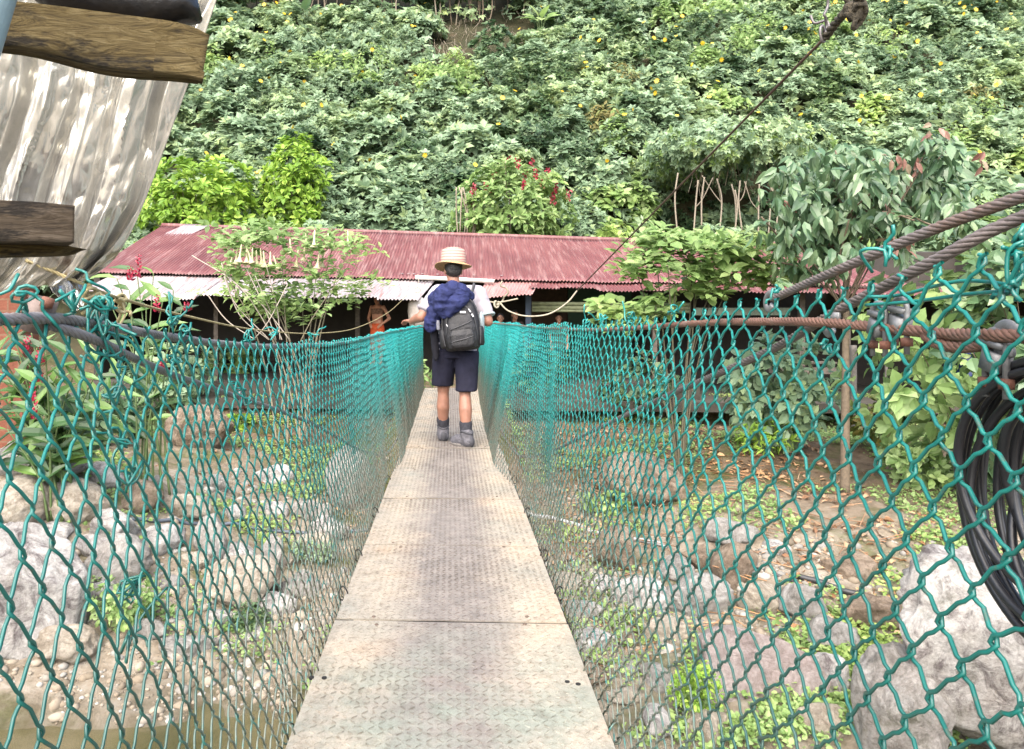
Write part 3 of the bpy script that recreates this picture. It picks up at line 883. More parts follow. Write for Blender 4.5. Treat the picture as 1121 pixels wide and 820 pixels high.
rock(678, 606, 9.6, 46, 48, .4, R_BROWN, 'mossy brown stone below the pale pipe on the right bank', 49, cuts=6)
rock(702, 655, 8.2, 60, 34, .5, R_WHITE, 'pale stone near the deck in the right hand gravel', 51, cuts=6)
rock(765, 655, 8.3, 70, 40, .5, R_GREY, 'grey stone above the pinkish slab rock', 53, cuts=6)
rock(806, 622, 8.8, 44, 44, .45, R_BROWN, 'brown stone among the fallen leaves right of the deck', 55, cuts=6)
rock(878, 660, 7.6, 46, 44, .4, R_GREY, 'angular grey stone behind the black pipe on the right bank', 57, cuts=8)
rock(930, 620, 8.2, 56, 26, .45, R_BROWN, 'flat brown stone among the fallen leaves under the plants', 59, cuts=6)
rock(908, 695, 6.9, 52, 32, .4, R_GREY, 'grey stone in the grass behind the pinkish slab rock', 61, cuts=6)
rock(960, 672, 7.2, 70, 34, .5, R_BROWN, 'mossy brown stone left of the tall white boulder', 63, cuts=6)
rock(770, 800, 6.0, 60, 34, .4, R_TAN, 'tan stone at the bottom edge below the pinkish slab rock', 65, cuts=6)
rock(720, 790, 6.1, 40, 26, .3, R_WHITE, 'small pale stone at the bottom edge right of the deck', 67, cuts=6)
rock(360, 578, 9.9, 40, 26, .4, R_WHITE, 'pale stone close to the deck below the rounded grey boulder', 69, cuts=5)
rock(330, 640, 8.4, 44, 26, .4, R_GREY, 'flat grey stone between the broad tan boulder and the deck', 71, cuts=6)
rock(150, 545, 10.6, 46, 30, .5, R_BROWN, 'brown stone at the foot of the left garden bank', 73, cuts=5)
rock(218, 470, 13.2, 66, 46, .7, R_BROWN, 'brown boulder sunk in the left soil bank', 75, cuts=4)
rock(620, 640, 8.6, 36, 22, .35, R_TAN, 'small tan stone against the right side of the deck', 77, cuts=4)

for side, mat_a, lst in (('left', R_WHITE, [(110, 645, 32, 20), (150, 655, 40, 24), (186, 640, 36, 22), (240, 678, 34, 16), (305, 662, 38, 22), (322, 612, 26, 18), (342, 560, 30, 20), (300, 560, 34, 20), (255, 562, 30, 18), (200, 556, 40, 22), (166, 528, 34, 20), (112, 522, 40, 24), (300, 522, 32, 20), (328, 694, 30, 14), (160, 690, 30, 16), (100, 600, 34, 22), (280, 690, 40, 18), (345, 600, 30, 20), (235, 530, 34, 20), (60, 585, 40, 24)]),
                          ('right', R_GREY, [(640, 668, 40, 22), (652, 702, 36, 18), (690, 700, 46, 24), (732, 692, 42, 24), (742, 622, 38, 22), (850, 602, 40, 22), (642, 742, 36, 20), (682, 762, 44, 20), (722, 742, 46, 24), (905, 742, 46, 28), (602, 602, 28, 18), (905, 792, 60, 30), (800, 582, 42, 22), (660, 640, 36, 24), (770, 612, 36, 22), (835, 655, 50, 34), (690, 730, 30, 18)])):
    for i, (px, py, w_, h_) in enumerate(lst):
        wob = 1 + .35 * math.sin(i * 2.3)
        rock(px, py, 9, w_ * wob, h_ * wob, (.3 + .12 * math.sin(i * 1.7)), (mat_a, R_TAN, R_GREY, R_WHITE)[i % 4] if side == 'left' else (mat_a, R_WHITE, R_BROWN, R_TAN)[i % 4], 'middling cobble lying loose in the gravel ' + side + ' of the deck', 101 + i * 3 + (60 if side == 'right' else 0), 'cobbles ' + side + ' of the deck', cuts=5, name='cobble')

# gravel and cobbles nobody could count
mb = MB()
Vt, Ft = ico(1)
n = 9000
xs = np.concatenate([rng.uniform(-8, 8, n), rng.uniform(-6.5, 4.5, n // 2)]); ys = np.concatenate([rng.uniform(5.4, 12.5, n), rng.uniform(6.2, 10, n // 2)])
dens = fbm(np.stack([xs * .5, ys * .5, 0 * xs], -1), 3, 31)
keep = (dens > -.12) & (ground_z(xs, ys) > -2.36) & ~((xs > 2.2) & (ys > 9)) & ~((xs < -3.6) & (ys > 8.3))
xs, ys = xs[keep], ys[keep]; n = len(xs)
sz = .018 + .055 * rng.random(n) ** 3.5 + .05 * (rng.random(n) > .975)
zs = ground_z(xs, ys)
W = Vt[None] * (sz[:, None] * (0.7 + .6 * rng.random((n, 3))))[:, None, :] * np.array([1, 1, .7]) * (1 + .25 * (rng.random((n, len(Vt), 1)) - .5))
W = W + np.stack([xs, ys, zs - sz * .05], -1)[:, None]
mb.add(W.reshape(-1, 3), (Ft[None] + (np.arange(n) * len(Vt))[:, None, None]).reshape(-1, 3))
m, nt, out = new_mat('river_gravel')
g = nt.nodes.new('ShaderNodeNewGeometry')
c = ramp(nt, g.outputs['Random Per Island'], [(0, (.15, .125, .09)), (.3, (.27, .22, .16)), (.55, (.36, .31, .24)), (.8, (.24, .23, .21)), (1, (.47, .44, .39))])
finish(nt, out, mixc(nt, .6, c, ramp(nt, noise(nt, 40, 4, .7, coords(nt)), [(.3, (.7, .7, .7)), (.7, (1.15, 1.15, 1.15))]), 'MULTIPLY'), .9, 0, spec=.25)
tag(mb.build('gravel', m), 'pale river gravel and small cobbles below the bridge', 'gravel', kind='stuff')

# pipes lying on the banks
for lab, pts, r, col in (('bluish grey hose line lying across the left gravel', [(140, 570, 10.2), (175, 573, 10.15), (225, 576, 10.1), (290, 583, 9.95), (345, 585, 9.9), (405, 582, 9.9)], .024, (.12, .14, .17)),
                         ('pale plastic pipe lying on the right bank near the deck', [(560, 560, 10.8), (600, 568, 10.5), (640, 580, 10.1), (685, 592, 9.8), (730, 602, 9.6)], .03, (.42, .42, .42)),
                         ('black pipe end lying among fallen leaves on the right bank', [(868, 632, 8.3), (895, 640, 8.1), (918, 650, 7.9), (940, 656, 7.8)], .034, (.03, .03, .032)),
                         ('thin dark pipe lying in the fallen leaves above the pinkish slab', [(790, 605, 9.0), (830, 625, 8.7), (870, 640, 8.3)], .018, (.05, .045, .045))):
    P = np.array([hit(*p[:2]) for p in pts]); Ps = spline(P, .08)
    Ps[:, 2] = np.maximum(Ps[:, 2], ground_z(Ps[:, 0], Ps[:, 1]) + r * .8)
    mb = MB(); tube(mb, Ps, r, 8); tag(mb.build('pipe', simple('pipe_plastic', col, .5, 0, .2, 5), loc=P[0]), lab, 'pipe')
# ================================================================== HOUSE
def roof_mat(name, a, b, c_, worn=(.5, .36, .33), amt=.5, rust=(.25, .1, .05)):
    m, nt, out = new_mat(name)
    v = coords(nt)
    c = ramp(nt, noise(nt, .8, 6, .65, v), [(.3, a), (.5, b), (.72, c_)])
    st = noise(nt, 1.0, 6, .75, coords(nt, 'Object', (9, .8, .8)))
    c = mixc(nt, ramp(nt, st, [(.50, (0, 0, 0)), (.70, (amt,) * 3)]), c, worn)
    c = mixc(nt, ramp(nt, noise(nt, 2.2, 5, .8, v), [(.66, (0, 0, 0)), (.74, (.7,) * 3)]), c, rust)
    finish(nt, out, c, .5, 0, spec=.35)
    return m


M_ROOF = roof_mat('maroon_painted_roof_sheet', (.145, .050, .052), (.185, .066, .067), (.235, .094, .09))
M_ROOFP = roof_mat('faded_pink_roof_sheet', (.36, .16, .15), (.44, .22, .205), (.52, .31, .29))
M_ROOFW = roof_mat('bare_zinc_roof_sheet', (.28, .24, .245), (.40, .35, .355), (.50, .46, .465), (.30, .15, .13), .95, (.24, .11, .07))
M_ROOFD = roof_mat('dull_brown_roof_sheet', (.07, .04, .035), (.10, .06, .05), (.14, .09, .08))
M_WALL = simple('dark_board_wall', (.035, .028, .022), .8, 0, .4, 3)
M_GREEN = simple('green_painted_board', (.02, .07, .035), .7, 0, .3, 3)
M_POST = simple('weathered_post', (.13, .105, .085), .85, 0, .4, 12)
M_CONC = simple('old_concrete_ledge', (.065, .055, .042), .9, 0, .35, 5, .4, 30)

house = thing('house', 'long low house with maroon corrugated roof and open dark front below the hillside', 'house', (0, 17, -.6))
A5 = math.tan(math.radians(4.0))


def yh(x, t):
    return 17.0 - x * A5 + t


def eave_z(x): return 2.08 - .022 * x
def ridge_z(x): return 3.56 - .040 * x


def corrugated(x0, x1, t0, t1, z0f, z1f, mat, name, edge=None, amp=.016, pitch=.078, skew=0., parent=house, seams=True):
    nc = int((x1 - x0) / pitch * 8); nr = 14
    X = np.linspace(x0, x1, nc)[None].repeat(nr, 0); s = np.linspace(0, 1, nr)[:, None].repeat(nc, 1)
    t0a = t0 + (edge(X) if edge is not None else 0)
    T = t0a + (t1 - t0a) * s
    Z = z0f(X) + (z1f(X) - z0f(X)) * ((T - t0) / (t1 - t0))
    Z = Z + amp * np.sin(2 * PI * X / pitch) + .018 * vnoise(np.stack([X.ravel() * .6, s.ravel() * 2, 0 * X.ravel()], -1), 5).reshape(X.shape)
    if seams: Z = Z + .012 * (np.floor(X / .82) % 2)
    G = np.stack([X + skew * s, yh(X, T), Z], -1)
    mb = MB(); slab_from_grid(mb, G, (0, 0, -.004))
    return mb.build(name, mat, parent)


roof = corrugated(-8.6, 10.2, 0, 4.1, eave_z, ridge_z, M_ROOF, 'roof', skew=.1)
rag = lambda X: .16 * vnoise(np.stack([np.floor(X / .8).ravel() * 3.3, 0 * X.ravel(), 0 * X.ravel()], -1), 9).reshape(X.shape)
corrugated(-8.4, -.72, -1.15, .12, lambda x: 1.60 - .004 * x, lambda x: eave_z(x) - .03, M_ROOFW, 'eave_sheet', rag, skew=.35)
corrugated(.55, 1.75, -.95, .15, lambda x: 1.63 + .03 * x, lambda x: eave_z(x) - .035, M_ROOFP, 'eave_sheet', lambda X: -.10 * (1.75 - X), skew=.25)
corrugated(1.75, 13.6, -.5, .15, lambda x: eave_z(x) - .20, lambda x: eave_z(x) - .02, M_ROOF, 'eave_sheet', rag, skew=.03)
corrugated(-8.75, -8.0, 2.2, 3.95, lambda x: 2.92 + 0 * x, lambda x: ridge_z(x) + .02, M_ROOFW, 'roof_patch', None, skew=1.0)
corrugated(-9.6, -8.5, .9, 2.4, lambda x: 2.2 + .3 * (x + 9.6), lambda x: 2.9 + .1 * (x + 9.6), M_ROOF, 'side_roof', None)
corrugated(10.15, 13.6, .1, 4.1, lambda x: eave_z(x) - .12, lambda x: eave_z(x) + .25, M_ROOFD, 'side_roof', None)
# ridge cap, back slope, gutter pipe
xs_ = np.linspace(-8.6, 10.2, 60)
mb = MB(); tube(mb, np.stack([xs_ + .1, yh(xs_, 4.12), ridge_z(xs_) + .015], -1), .07, 8, sy=.5); mb.build('ridge_cap', M_ROOF, house)
corrugated(-8.6, 10.2, 4.15, 6.3, ridge_z, lambda x: ridge_z(x) - 1.0, M_ROOF, 'back_roof', pitch=.3)
mb = MB(); tube(mb, np.array([[-.82, yh(-.8, -.12), 2.12], [.98, yh(.98, -.12), 2.02]]), .05, 12); mb.build('gutter_pipe', simple('white_pipe', (.7, .67, .62), .4), house)
# patched pale spots on the roof (nail washers)
for px, py in ((440, 297), (447, 297.5), (453, 298), (462, 296), (479, 297), (519, 297.5), (549, 299)):
    c = at(px, py, 17.25); x = c[0]; t = .25; mb = MB()
    z = eave_z(x) + (ridge_z(x) - eave_z(x)) * t / 4.1 + .03
    lathe(mb, (x, yh(x, t), z), [(.035, 0), (.03, .012), (.002, .014)], 8); mb.build('roof_washer', M_ROOFW, house)
# walls
def wallbox(x0, x1, t, th, z0, z1, mat, name, parent=house):
    mb = MB(); V = []
    for x in (x0, x1):
        for dt in (0, th):
            for z in (z0, z1): V.append([x, yh(x, t + dt), z if z < 1.2 else min(z, eave_z(x) + .33 * (t + dt) - .04)])
    mb.add(np.array(V), np.array([[0, 1, 3, 2], [4, 6, 7, 5], [0, 4, 5, 1], [2, 3, 7, 6], [0, 2, 6, 4], [1, 5, 7, 3]])[:, ::-1])
    return mb.build(name, mat, parent, smooth=False)


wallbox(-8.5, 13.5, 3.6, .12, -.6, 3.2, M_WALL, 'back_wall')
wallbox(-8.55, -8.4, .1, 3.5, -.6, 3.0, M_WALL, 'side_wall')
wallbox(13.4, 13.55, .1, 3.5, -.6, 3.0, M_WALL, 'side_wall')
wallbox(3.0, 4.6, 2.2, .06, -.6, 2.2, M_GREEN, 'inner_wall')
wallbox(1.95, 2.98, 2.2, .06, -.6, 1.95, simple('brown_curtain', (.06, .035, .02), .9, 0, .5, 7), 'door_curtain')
mb = MB(); box(mb, (2.5, yh(2.5, 1.2), -.69), (23, 4.6, .2), rotz(-math.atan(A5))); mb.build('floor_slab', M_CONC, house, smooth=False)
wallbox(-8.3, 5.4, -.55, 4.0, -.6, -.29, M_CONC, 'porch_floor')
wallbox(-2.6, -.85, -.5, 1.2, -.285, .12, M_WALL, 'raised_step')
for x, w, mat in ((-5.6, .1, M_POST), (-2.2, .1, M_POST), (-.75, .08, simple('pale_post', (.2, .19, .2), .7)), (1.78, .13, simple('blue_post', (.035, .06, .11), .6, 0, .3, 8)), (4.65, .1, M_POST), (7.9, .12, M_POST), (8.9, .1, M_POST), (11.3, .1, M_POST)):
    mb = MB(); box(mb, (x, yh(x, .25), .6), (w, w, 2.4)); mb.build('post', mat, house, smooth=False)
# olive roller blind rails
mb = MB()
for k, (z, r) in enumerate(((1.52, .045), (1.43, .05), (1.36, .035))):
    tube(mb, np.array([[1.85, yh(1.85, .1), z], [5.4, yh(5.4, .1), z - .03]]), r, 8)
mb.build('rolled_blind', simple('olive_blind', (.17, .19, .10), .7, 0, .35, 9), house)
wallbox(5.5, 7.6, .12, .05, 1.25, 1.42, simple('pale_green_board', (.13, .16, .11), .7), 'fascia_board')
# half height boards on the right
for x0, x1, z0, z1 in ((7.0, 8.3, -.02, .12), (7.0, 8.3, .2, .24)):
    wallbox(x0, x1, -.5, .3, z0, z1, M_POST, 'bench_board')

# things at the house front
bar = thing('barrel', 'dark blue plastic barrel in the dark right end of the house', 'barrel', (11.2, yh(11.2, -.2), -.58))
M_BLUE = simple('blue_plastic', (.012, .03, .16), .4, 0, .2, 5)
mb = MB(); lathe(mb, (11.2, yh(11.2, -.2), -.58), [(.25, 0), (.28, .05), (.29, .3), (.275, .33), (.29, .36), (.29, .62), (.275, .65), (.29, .68), (.28, .92), (.24, .98)], 24); mb.build('drum', M_BLUE, bar)
mb = MB(); lathe(mb, (11.2, yh(11.2, -.2), .405), [(.255, 0), (.26, .04), (.24, .05)], 24); mb.build('lid', M_BLUE, bar)
for (px, py0, py1, Y, w, lab) in ((932, 378, 478, 14.6, .12, 'rough grey tree stump post at the foot of the right bank garden'), (968, 372, 428, 15.3, .06, 'thin pale stake beside the rough grey post'), (1072, 398, 445, 15.4, .12, 'short white painted post near the blue barrel')):
    a, b = at(px, py1, Y), at(px + 2, py0, Y); a[2] = min(a[2], ground_z(a[0], a[1]) - .02)
    mb = MB(); P = spline([a, (a + b) / 2 + [.02, 0, 0], b], .1); tube(mb, P, w / 2 * (1 + .12 * vnoise(P * 5, 3)), 9)
    tag(mb.build('stake', simple('white_post' if 'white' in lab else 'grey_stake', (.55, .54, .52) if 'white' in lab else (.13, .115, .10), .85, 0, .4, 14, .4, 40), loc=a), lab, 'post')
# hanging sack under the eave behind the hiker
sack = thing('hanging_sack', 'pale plastic sack hung by a cord loop under the eave beside the hiker', 'bag', at(457, 350, 16.2))
mb = MB(); c = at(457, 358, 16.2)
prof = [(.02, 0), (.17, .02), (.2, .12), (.21, .35), (.2, .52), (.14, .62), (.06, .69), (.035, .73)]
lathe(mb, c, prof, 20, sx=1, sy=.8); V = mb.v[0]; mb.v[0] = V + .02 * np.stack([vnoise(V * 9 + k, k) for k in range(3)], -1)
mb.build('sack', simple('dusty_plastic_sack', (.52, .46, .42), .45, 0, .3, 7, .4, 14), sack)
t = np.linspace(0, 2 * PI, 20); mb = MB(); top = c + [0, 0, .75]
tube(mb, np.stack([top[0] + .06 * np.sin(t), top[1] + 0 * t, top[2] + .055 - .055 * np.cos(t)], -1), .008, 6); mb.build('cord_loop', M_CORD, sack)
mb = MB(); tube(mb, spline([top + [0, 0, .1], top + [.02, .1, .25], top + [.0, .25, .42]], .05), .007, 5); mb.build('cord', M_CORD, sack)

# ================================================================== SHED AT THE NEAR LEFT
shed = thing('shed_roof', 'crinkled bare metal roof sheet overhang on old wooden beams at the top left', 'roof', at(100, 200, 1.9))


def zinc():
    m, nt, out = new_mat('crinkled_zinc_sheet')
    v = coords(nt)
    c = ramp(nt, noise(nt, 2.5, 5, .6, v), [(.3, (.74, .72, .67)), (.7, (.88, .87, .83))])
    rust = noise(nt, 3.2, 6, .75, coords(nt, 'Object', (2.2, .7, .7)))
    c = mixc(nt, ramp(nt, rust, [(.58, (0, 0, 0)), (.70, (.8,) * 3)]), c, (.22, .13, .08))
    r = ramp(nt, noise(nt, 7, 3, .6, v), [(.35, (.10, .10, .10)), (.7, (.30, .30, .30))])
    finish(nt, out, c, r, .78, noise(nt, 6, 3, .55, v, .8), .16, .04, k=.82)
    return m


def wood(name, a, b, c_):
    m, nt, out = new_mat(name)
    st = noise(nt, 3.5, 10, .78, coords(nt, 'Object', (1.4, 16, 16)), 1.2)
    c = ramp(nt, st, [(.36, a), (.5, b), (.63, c_)])
    c = mixc(nt, ramp(nt, noise(nt, 6, 5, .7, coords(nt, 'Object', (.9, 3, 3))), [(.53, (0, 0, 0)), (.62, (.9,) * 3)]), c, (.02, .015, .010))
    finish(nt, out, c, .85, 0, st, 1.0, .05, .25)
    return m


M_ZINC = zinc()
A_, B_, C_, D_ = at(248, -30, 1.92), at(92, 310, 2.12), at(-190, 330, 2.06), at(-190, -30, 1.88)
EDGE = spline([A_, at(207, 92, 1.97), at(152, 238, 2.06), at(126, 285, 2.1), B_], .01)
nr, nc = 150, 300
s, u = np.meshgrid(np.linspace(0, 1, nr), np.linspace(0, 1, nc), indexing='ij')      # s: near -> far, u: left -> right edge
s3, u3 = s[..., None], u[..., None]
Re = np.stack([np.interp(np.linspace(0, 1, nr), np.linspace(0, 1, len(EDGE)), EDGE[:, k]) for k in range(3)], -1)[:, None]
G = (1 - u3) * ((1 - s3) * D_ + s3 * C_) + u3 * Re
nv = nrm(np.cross(B_ - A_, D_ - A_)); nv = nv * (1 if nv[1] < 0 else -1)
uu = u * 8 + .35 * vnoise(np.stack([u.ravel() * 6, s.ravel() * 3, 0 * u.ravel()], -1), 4).reshape(u.shape)
tri = np.abs((uu % 1) - .5) * 2
fold = .060 * (sstep(.10, .32, tri) * .6 + .4 * tri - .5) + .014 * np.abs(fbm(np.stack([u.ravel() * 22, s.ravel() * 4, 0 * u.ravel()], -1), 3, 6)).reshape(u.shape)
crk = .010 * np.abs(vnoise(np.stack([u.ravel() * 14 + s.ravel() * 4, s.ravel() * 5, 0 * u.ravel()], -1), 7)).reshape(u.shape) + .006 * np.abs(vnoise(np.stack([u.ravel() * 30 - s.ravel() * 9, s.ravel() * 15 + u.ravel() * 6, 0 * u.ravel()], -1), 8)).reshape(u.shape)
end = sstep(.86, 1, s) * (.5 + .5 * u)
G = G + nv * ((fold * (.55 + .9 * (vnoise(np.stack([np.floor(uu).ravel() * 2.7, 0 * u.ravel(), 0 * u.ravel()], -1), 3).reshape(u.shape) * .5 + .5)) + crk) * (1 - .85 * sstep(.93, 1, u)))[..., None]
# crumpled far corner, gathered where the rope ties it
cor = at(94, 304, 2.13)
w = (sstep(.72, 1.0, s) * sstep(.80, 1.0, u))[..., None] * .6
G = G * (1 - w * .5) + cor * w * .5 + nv * (w[..., 0] * .05 * vnoise(np.stack([u.ravel() * 40, s.ravel() * 14, 0 * u.ravel()], -1), 9).reshape(u.shape))[..., None]
mb = MB(); slab_from_grid(mb, G, nv * .003); sheet = mb.build('metal_sheet', M_ZINC, shed)
flap = []
for a in np.linspace(0, 1, 22):
    flap.append([at(46 + 44 * a, 296 + 10 * a, 2.14), at(56 + 34 * a + 4 * math.sin(a * 9), 318 + 14 * math.sin(a * 2.6), 2.12 + .05 * math.sin(a * 14)), at(72 + 20 * a, 332 + 8 * math.sin(a * 3), 2.1 + .04 * math.sin(a * 17 + 1))])
mb = MB(); slab_from_grid(mb, np.array(flap), (0, .003, 0)); mb.build('torn_flap', M_ZINC, shed)


def beam(quad_pts, th, mat, name, seed):
    """sawn beam: outline of the visible face in the place, extruded backwards; ends split and worn"""
    P = np.array(quad_pts); n = 60
    top = spline(P[0], .01); bot = spline(P[1], .01)
    f = lambda Q: np.stack([np.interp(np.linspace(0, 1, n), np.linspace(0, 1, len(Q)), Q[:, k]) for k in range(3)], -1)
    top, bot = f(top), f(bot)
    m_ = 10
    a = np.linspace(0, 1, m_)[None, :, None]
    Gf = top[:, None] * (1 - a) + bot[:, None] * a
    nz_ = fbm(np.stack([Gf[..., 0].ravel() * 6, Gf[..., 2].ravel() * 40, Gf[..., 1].ravel() * 6], -1), 4, seed).reshape(n, m_)
    Gf = Gf + np.array([0, -1, 0]) * (.006 * nz_)[..., None]
    mb = MB(); slab_from_grid(mb, Gf[::-1], th)
    return mb.build(name, mat, shed)


W1 = wood('mossy_old_beam', (.075, .052, .02), (.23, .165, .06), (.36, .28, .13))
W2 = wood('grey_brown_beam', (.05, .035, .022), (.13, .095, .06), (.24, .19, .14))
beam(([at(-150, -12, 1.20), at(20, 2, 1.25), at(120, 14, 1.28), at(200, 26, 1.3), at(229, 38, 1.31)], [at(-150, 46, 1.2), at(5, 48, 1.25), at(120, 74, 1.28), at(196, 81, 1.3), at(222, 84, 1.31)]), (-.032, .07, .008), W1, 'beam', 3)
beam(([at(170, 44, 1.285), at(205, 60, 1.29), at(224, 79, 1.29)], [at(168, 80, 1.285), at(200, 82, 1.29), at(222, 86, 1.29)]), (-.012, .03, .0), W1, 'split_end', 5)
beam(([at(-150, 212, 1.70), at(0, 219, 1.74), at(40, 221, 1.74), at(82, 225, 1.75)], [at(-150, 262, 1.70), at(0, 264, 1.74), at(40, 264, 1.74), at(81, 266, 1.75)]), (-.085, .12, .0), W2, 'beam', 7)
beam(([at(-150, 268, 1.80), at(0, 267, 1.82), at(70, 268, 1.83), at(78, 270, 1.83)], [at(-150, 282, 1.80), at(0, 279, 1.82), at(55, 277, 1.83), at(72, 271, 1.83)]), (0, .08, .0), W1, 'batten', 9)
# black tarp bundled above the upper beam and the pale blue post
mb = MB(); P = spline([at(40, -18, 1.36), at(90, -8, 1.35), at(150, 0, 1.36), at(205, 12, 1.37), at(216, 22, 1.37)], .02)
tube(mb, P, np.interp(np.linspace(0, 1, len(P)), [0, .2, .7, .92, 1], [.03, .045, .055, .035, .008]), 14); V = np.concatenate(mb.v); mb.v = [V + .008 * np.stack([vnoise(V * 26 + k, k + 2) for k in range(3)], -1)]
tag(mb.build('tarpaulin', simple('black_plastic_sheet', (.012, .011, .012), .3, 0, .3, 9, .4, 18), loc=at(120, 0, 1.36)), 'black plastic sheet bundled between the upper beam and the metal roof', 'tarpaulin')
mb = MB(); P = np.array([at(30, -60, 1.1), at(-2, 48, 1.1), at(-30, 140, 1.1)]); P = P + [-.035, 0, 0]
tube(mb, spline(P, .05), .035, 20); tag(mb.build('post', simple('pale_blue_paint', (.30, .42, .46), .5, 0, .15, 8, .2, 40), loc=P[-1]), 'pale blue painted post at the top left corner', 'post')
# terracotta pillar
base = np.array([(9 - CX) / F * 10.6, 10.6, 0]); base[2] = ground_z(base[0], base[1]) - .1
def terracotta():
    m, nt, out = new_mat('terracotta_brickwork')
    b = N(nt, 'ShaderNodeTexBrick', Scale=1.0, Mortar__Size=.012)
    b.inputs['Brick Width'].default_value = .3; b.inputs['Row Height'].default_value = .17
    b.inputs['Color1'].default_value = (.19, .07, .045, 1); b.inputs['Color2'].default_value = (.22, .085, .055, 1); b.inputs['Mortar'].default_value = (.2, .12, .08, 1)
    mp = N(nt, 'ShaderNodeMapping'); mp.inputs['Rotation'].default_value = (PI / 2, 0, 0)
    nt.links.new(coords(nt), mp.inputs[0]); nt.links.new(mp.outputs[0], b.inputs['Vector'])
    c = mixc(nt, .7, b.outputs[0], ramp(nt, noise(nt, 9, 6, .75, coords(nt)), [(.3, (.6, .55, .5)), (.7, (1.2, 1.15, 1.1))]), 'MULTIPLY')
    finish(nt, out, c, .9, 0, noise(nt, 30, 5, .7, coords(nt)), .5, .02, .2)
    return m


mb = MB(); box(mb, base + [0, .2, 1.35], (.42, .42, 2.9)); box(mb, base + [0, .2, 2.84], (.5, .5, .08))
tag(mb.build('brick_pillar', terracotta(), loc=base, smooth=False), 'terracotta brick pillar at the left edge under the metal roof sheet', 'pillar')
# ================================================================== HILLSIDE
TL, TP5, TO, TLAN = T_lobed(), T_palm5(), T_ovate(), T_ovate(.14, .22, .05)
TBIG = T_ovate(.36, .18, .07)
M_SAGE = leaf_mat('sage_green_leaves', [(.15, .22, .13), (.19, .28, .165), (.23, .33, .20), (.27, .375, .235), (.29, .37, .17)], .5, .4, .4)
M_LIME = leaf_mat('lime_green_leaves', [(.13, .25, .03), (.19, .33, .04), (.26, .41, .06), (.33, .46, .08)], .5, .4)
M_MIDLIME = leaf_mat('light_green_leaves', [(.15, .25, .075), (.21, .32, .105), (.27, .385, .14), (.33, .42, .18)], .5, .45)
M_DARK = leaf_mat('dark_green_leaves', [(.03, .065, .032), (.055, .105, .05), (.085, .145, .065), (.12, .18, .085)], .45, .3)
M_BROWNL = leaf_mat('dry_leaves', [(.10, .055, .025), (.19, .10, .055), (.28, .17, .10), (.36, .25, .16)], .8, .1)
M_GLOSS = leaf_mat('glossy_leaves', [(.055, .11, .05), (.09, .165, .08), (.125, .205, .10), (.18, .255, .13)], .36, .3, .6)
M_BRUG = leaf_mat('soft_pale_leaves', [(.19, .30, .10), (.25, .37, .13), (.32, .44, .18), (.38, .49, .23)], .55, .5)
M_GING = leaf_mat('ginger_leaves', [(.02, .05, .018), (.045, .10, .03), (.09, .18, .045), (.16, .27, .065)], .4, .35, .5)
M_YEL = simple('yellow_petals', (.75, .50, .02), .5, 0, .2, 30)
M_REDF = simple('crimson_petals', (.36, .012, .045), .45, 0, .35, 30)
M_TRUMP = simple('cream_trumpet_flower', (.72, .66, .42), .55, 0, .15, 20)
M_STEM = simple('woody_stem', (.16, .12, .08), .85, 0, .35, 20)
M_PALESTEM = simple('pale_bare_stem', (.30, .25, .19), .85, 0, .3, 20)
M_GSTEM = simple('green_stem', (.09, .14, .04), .7, 0, .3, 20)


def hill_pt(px, py):
    """where the sight line through a photo pixel meets the hillside ground"""
    Ys = np.arange(22, 70, .05)
    P = np.stack([(px - CX) / F * Ys, Ys, CAMH - (py - CY) / F * Ys], -1)
    b = P[:, 2] < ground_z(P[:, 0], P[:, 1])
    return P[int(np.argmax(b))] if b.any() else P[-1]


# --- undergrowth that reads as one mass
mx, my = [], []
for r_, yv in enumerate(np.arange(24.2, 47, 1.0)):
    x0, x1 = -.64 * yv - 3.5, .80 * yv + 3.5
    xs = np.arange(x0, x1, 1.45) + (r_ % 2) * .7
    mx.append(xs + rng.normal(0, .35, len(xs))); my.append(yv + rng.normal(0, .3, len(xs)))
mx, my = np.concatenate(mx), np.concatenate(my)
mz = ground_z(mx, my)
mpx, mpy = CX + F * mx / my, CY - F * (mz - CAMH) / my
gapn = fbm(np.stack([mx * .22, my * .3, 0 * mx], -1), 3, 51)
keep = ~((mpx > 475) & (mpx < 590) & (mpy > 28) & (mpy < 72))                    # bare soil under the trees
keep &= ~((mpx > 735) & (mpx < 850) & (mpy > 192) & (mpy < 262))                  # dark hollow
keep &= ~((mpx > 735) & (mpx < 800) & (mpy > -6) & (mpy < 22))
keep &= ~((mpx < 560) & (mpx > 225) & (mpy < 26))
keep &= gapn > -.60
keep &= rng.random(len(mx)) > .03
mx, my, mz = mx[keep], my[keep], mz[keep]
M_ = len(mx)
hh = 1.0 + .75 * rng.random(M_) + .5 * np.maximum(0, fbm(np.stack([mx * .3, my * .3, 0 * mx], -1), 2, 61))
rad = .75 + .75 * rng.random(M_) ** 1.6
TPM = 40
k = np.repeat(np.arange(M_), TPM)
d = nrm(rng.normal(size=(len(k), 3)) + np.array([0, -.55, .75]))
d[:, 2] = np.abs(d[:, 2]) * .95 + .02; d = nrm(d)
rr = .72 + .4 * rng.random(len(k)) ** .7
tips = np.stack([mx[k] + d[:, 0] * rad[k] * rr, my[k] + d[:, 1] * rad[k] * rr, mz[k] + .1 + d[:, 2] * hh[k] * rr], -1)
NL = 9
pos, dd, nn = rosettes(tips, d + np.array([0, -.25, .35]), NL, 1.0, .5, .25, .16)
msz = (.17 + .22 * rng.random(M_) ** 1.7)
sc = np.repeat(msz[k], NL) * (.65 + .6 * rng.random(len(pos))) * np.repeat(np.interp(my[k], [24, 42], [1.12, .92]), NL)
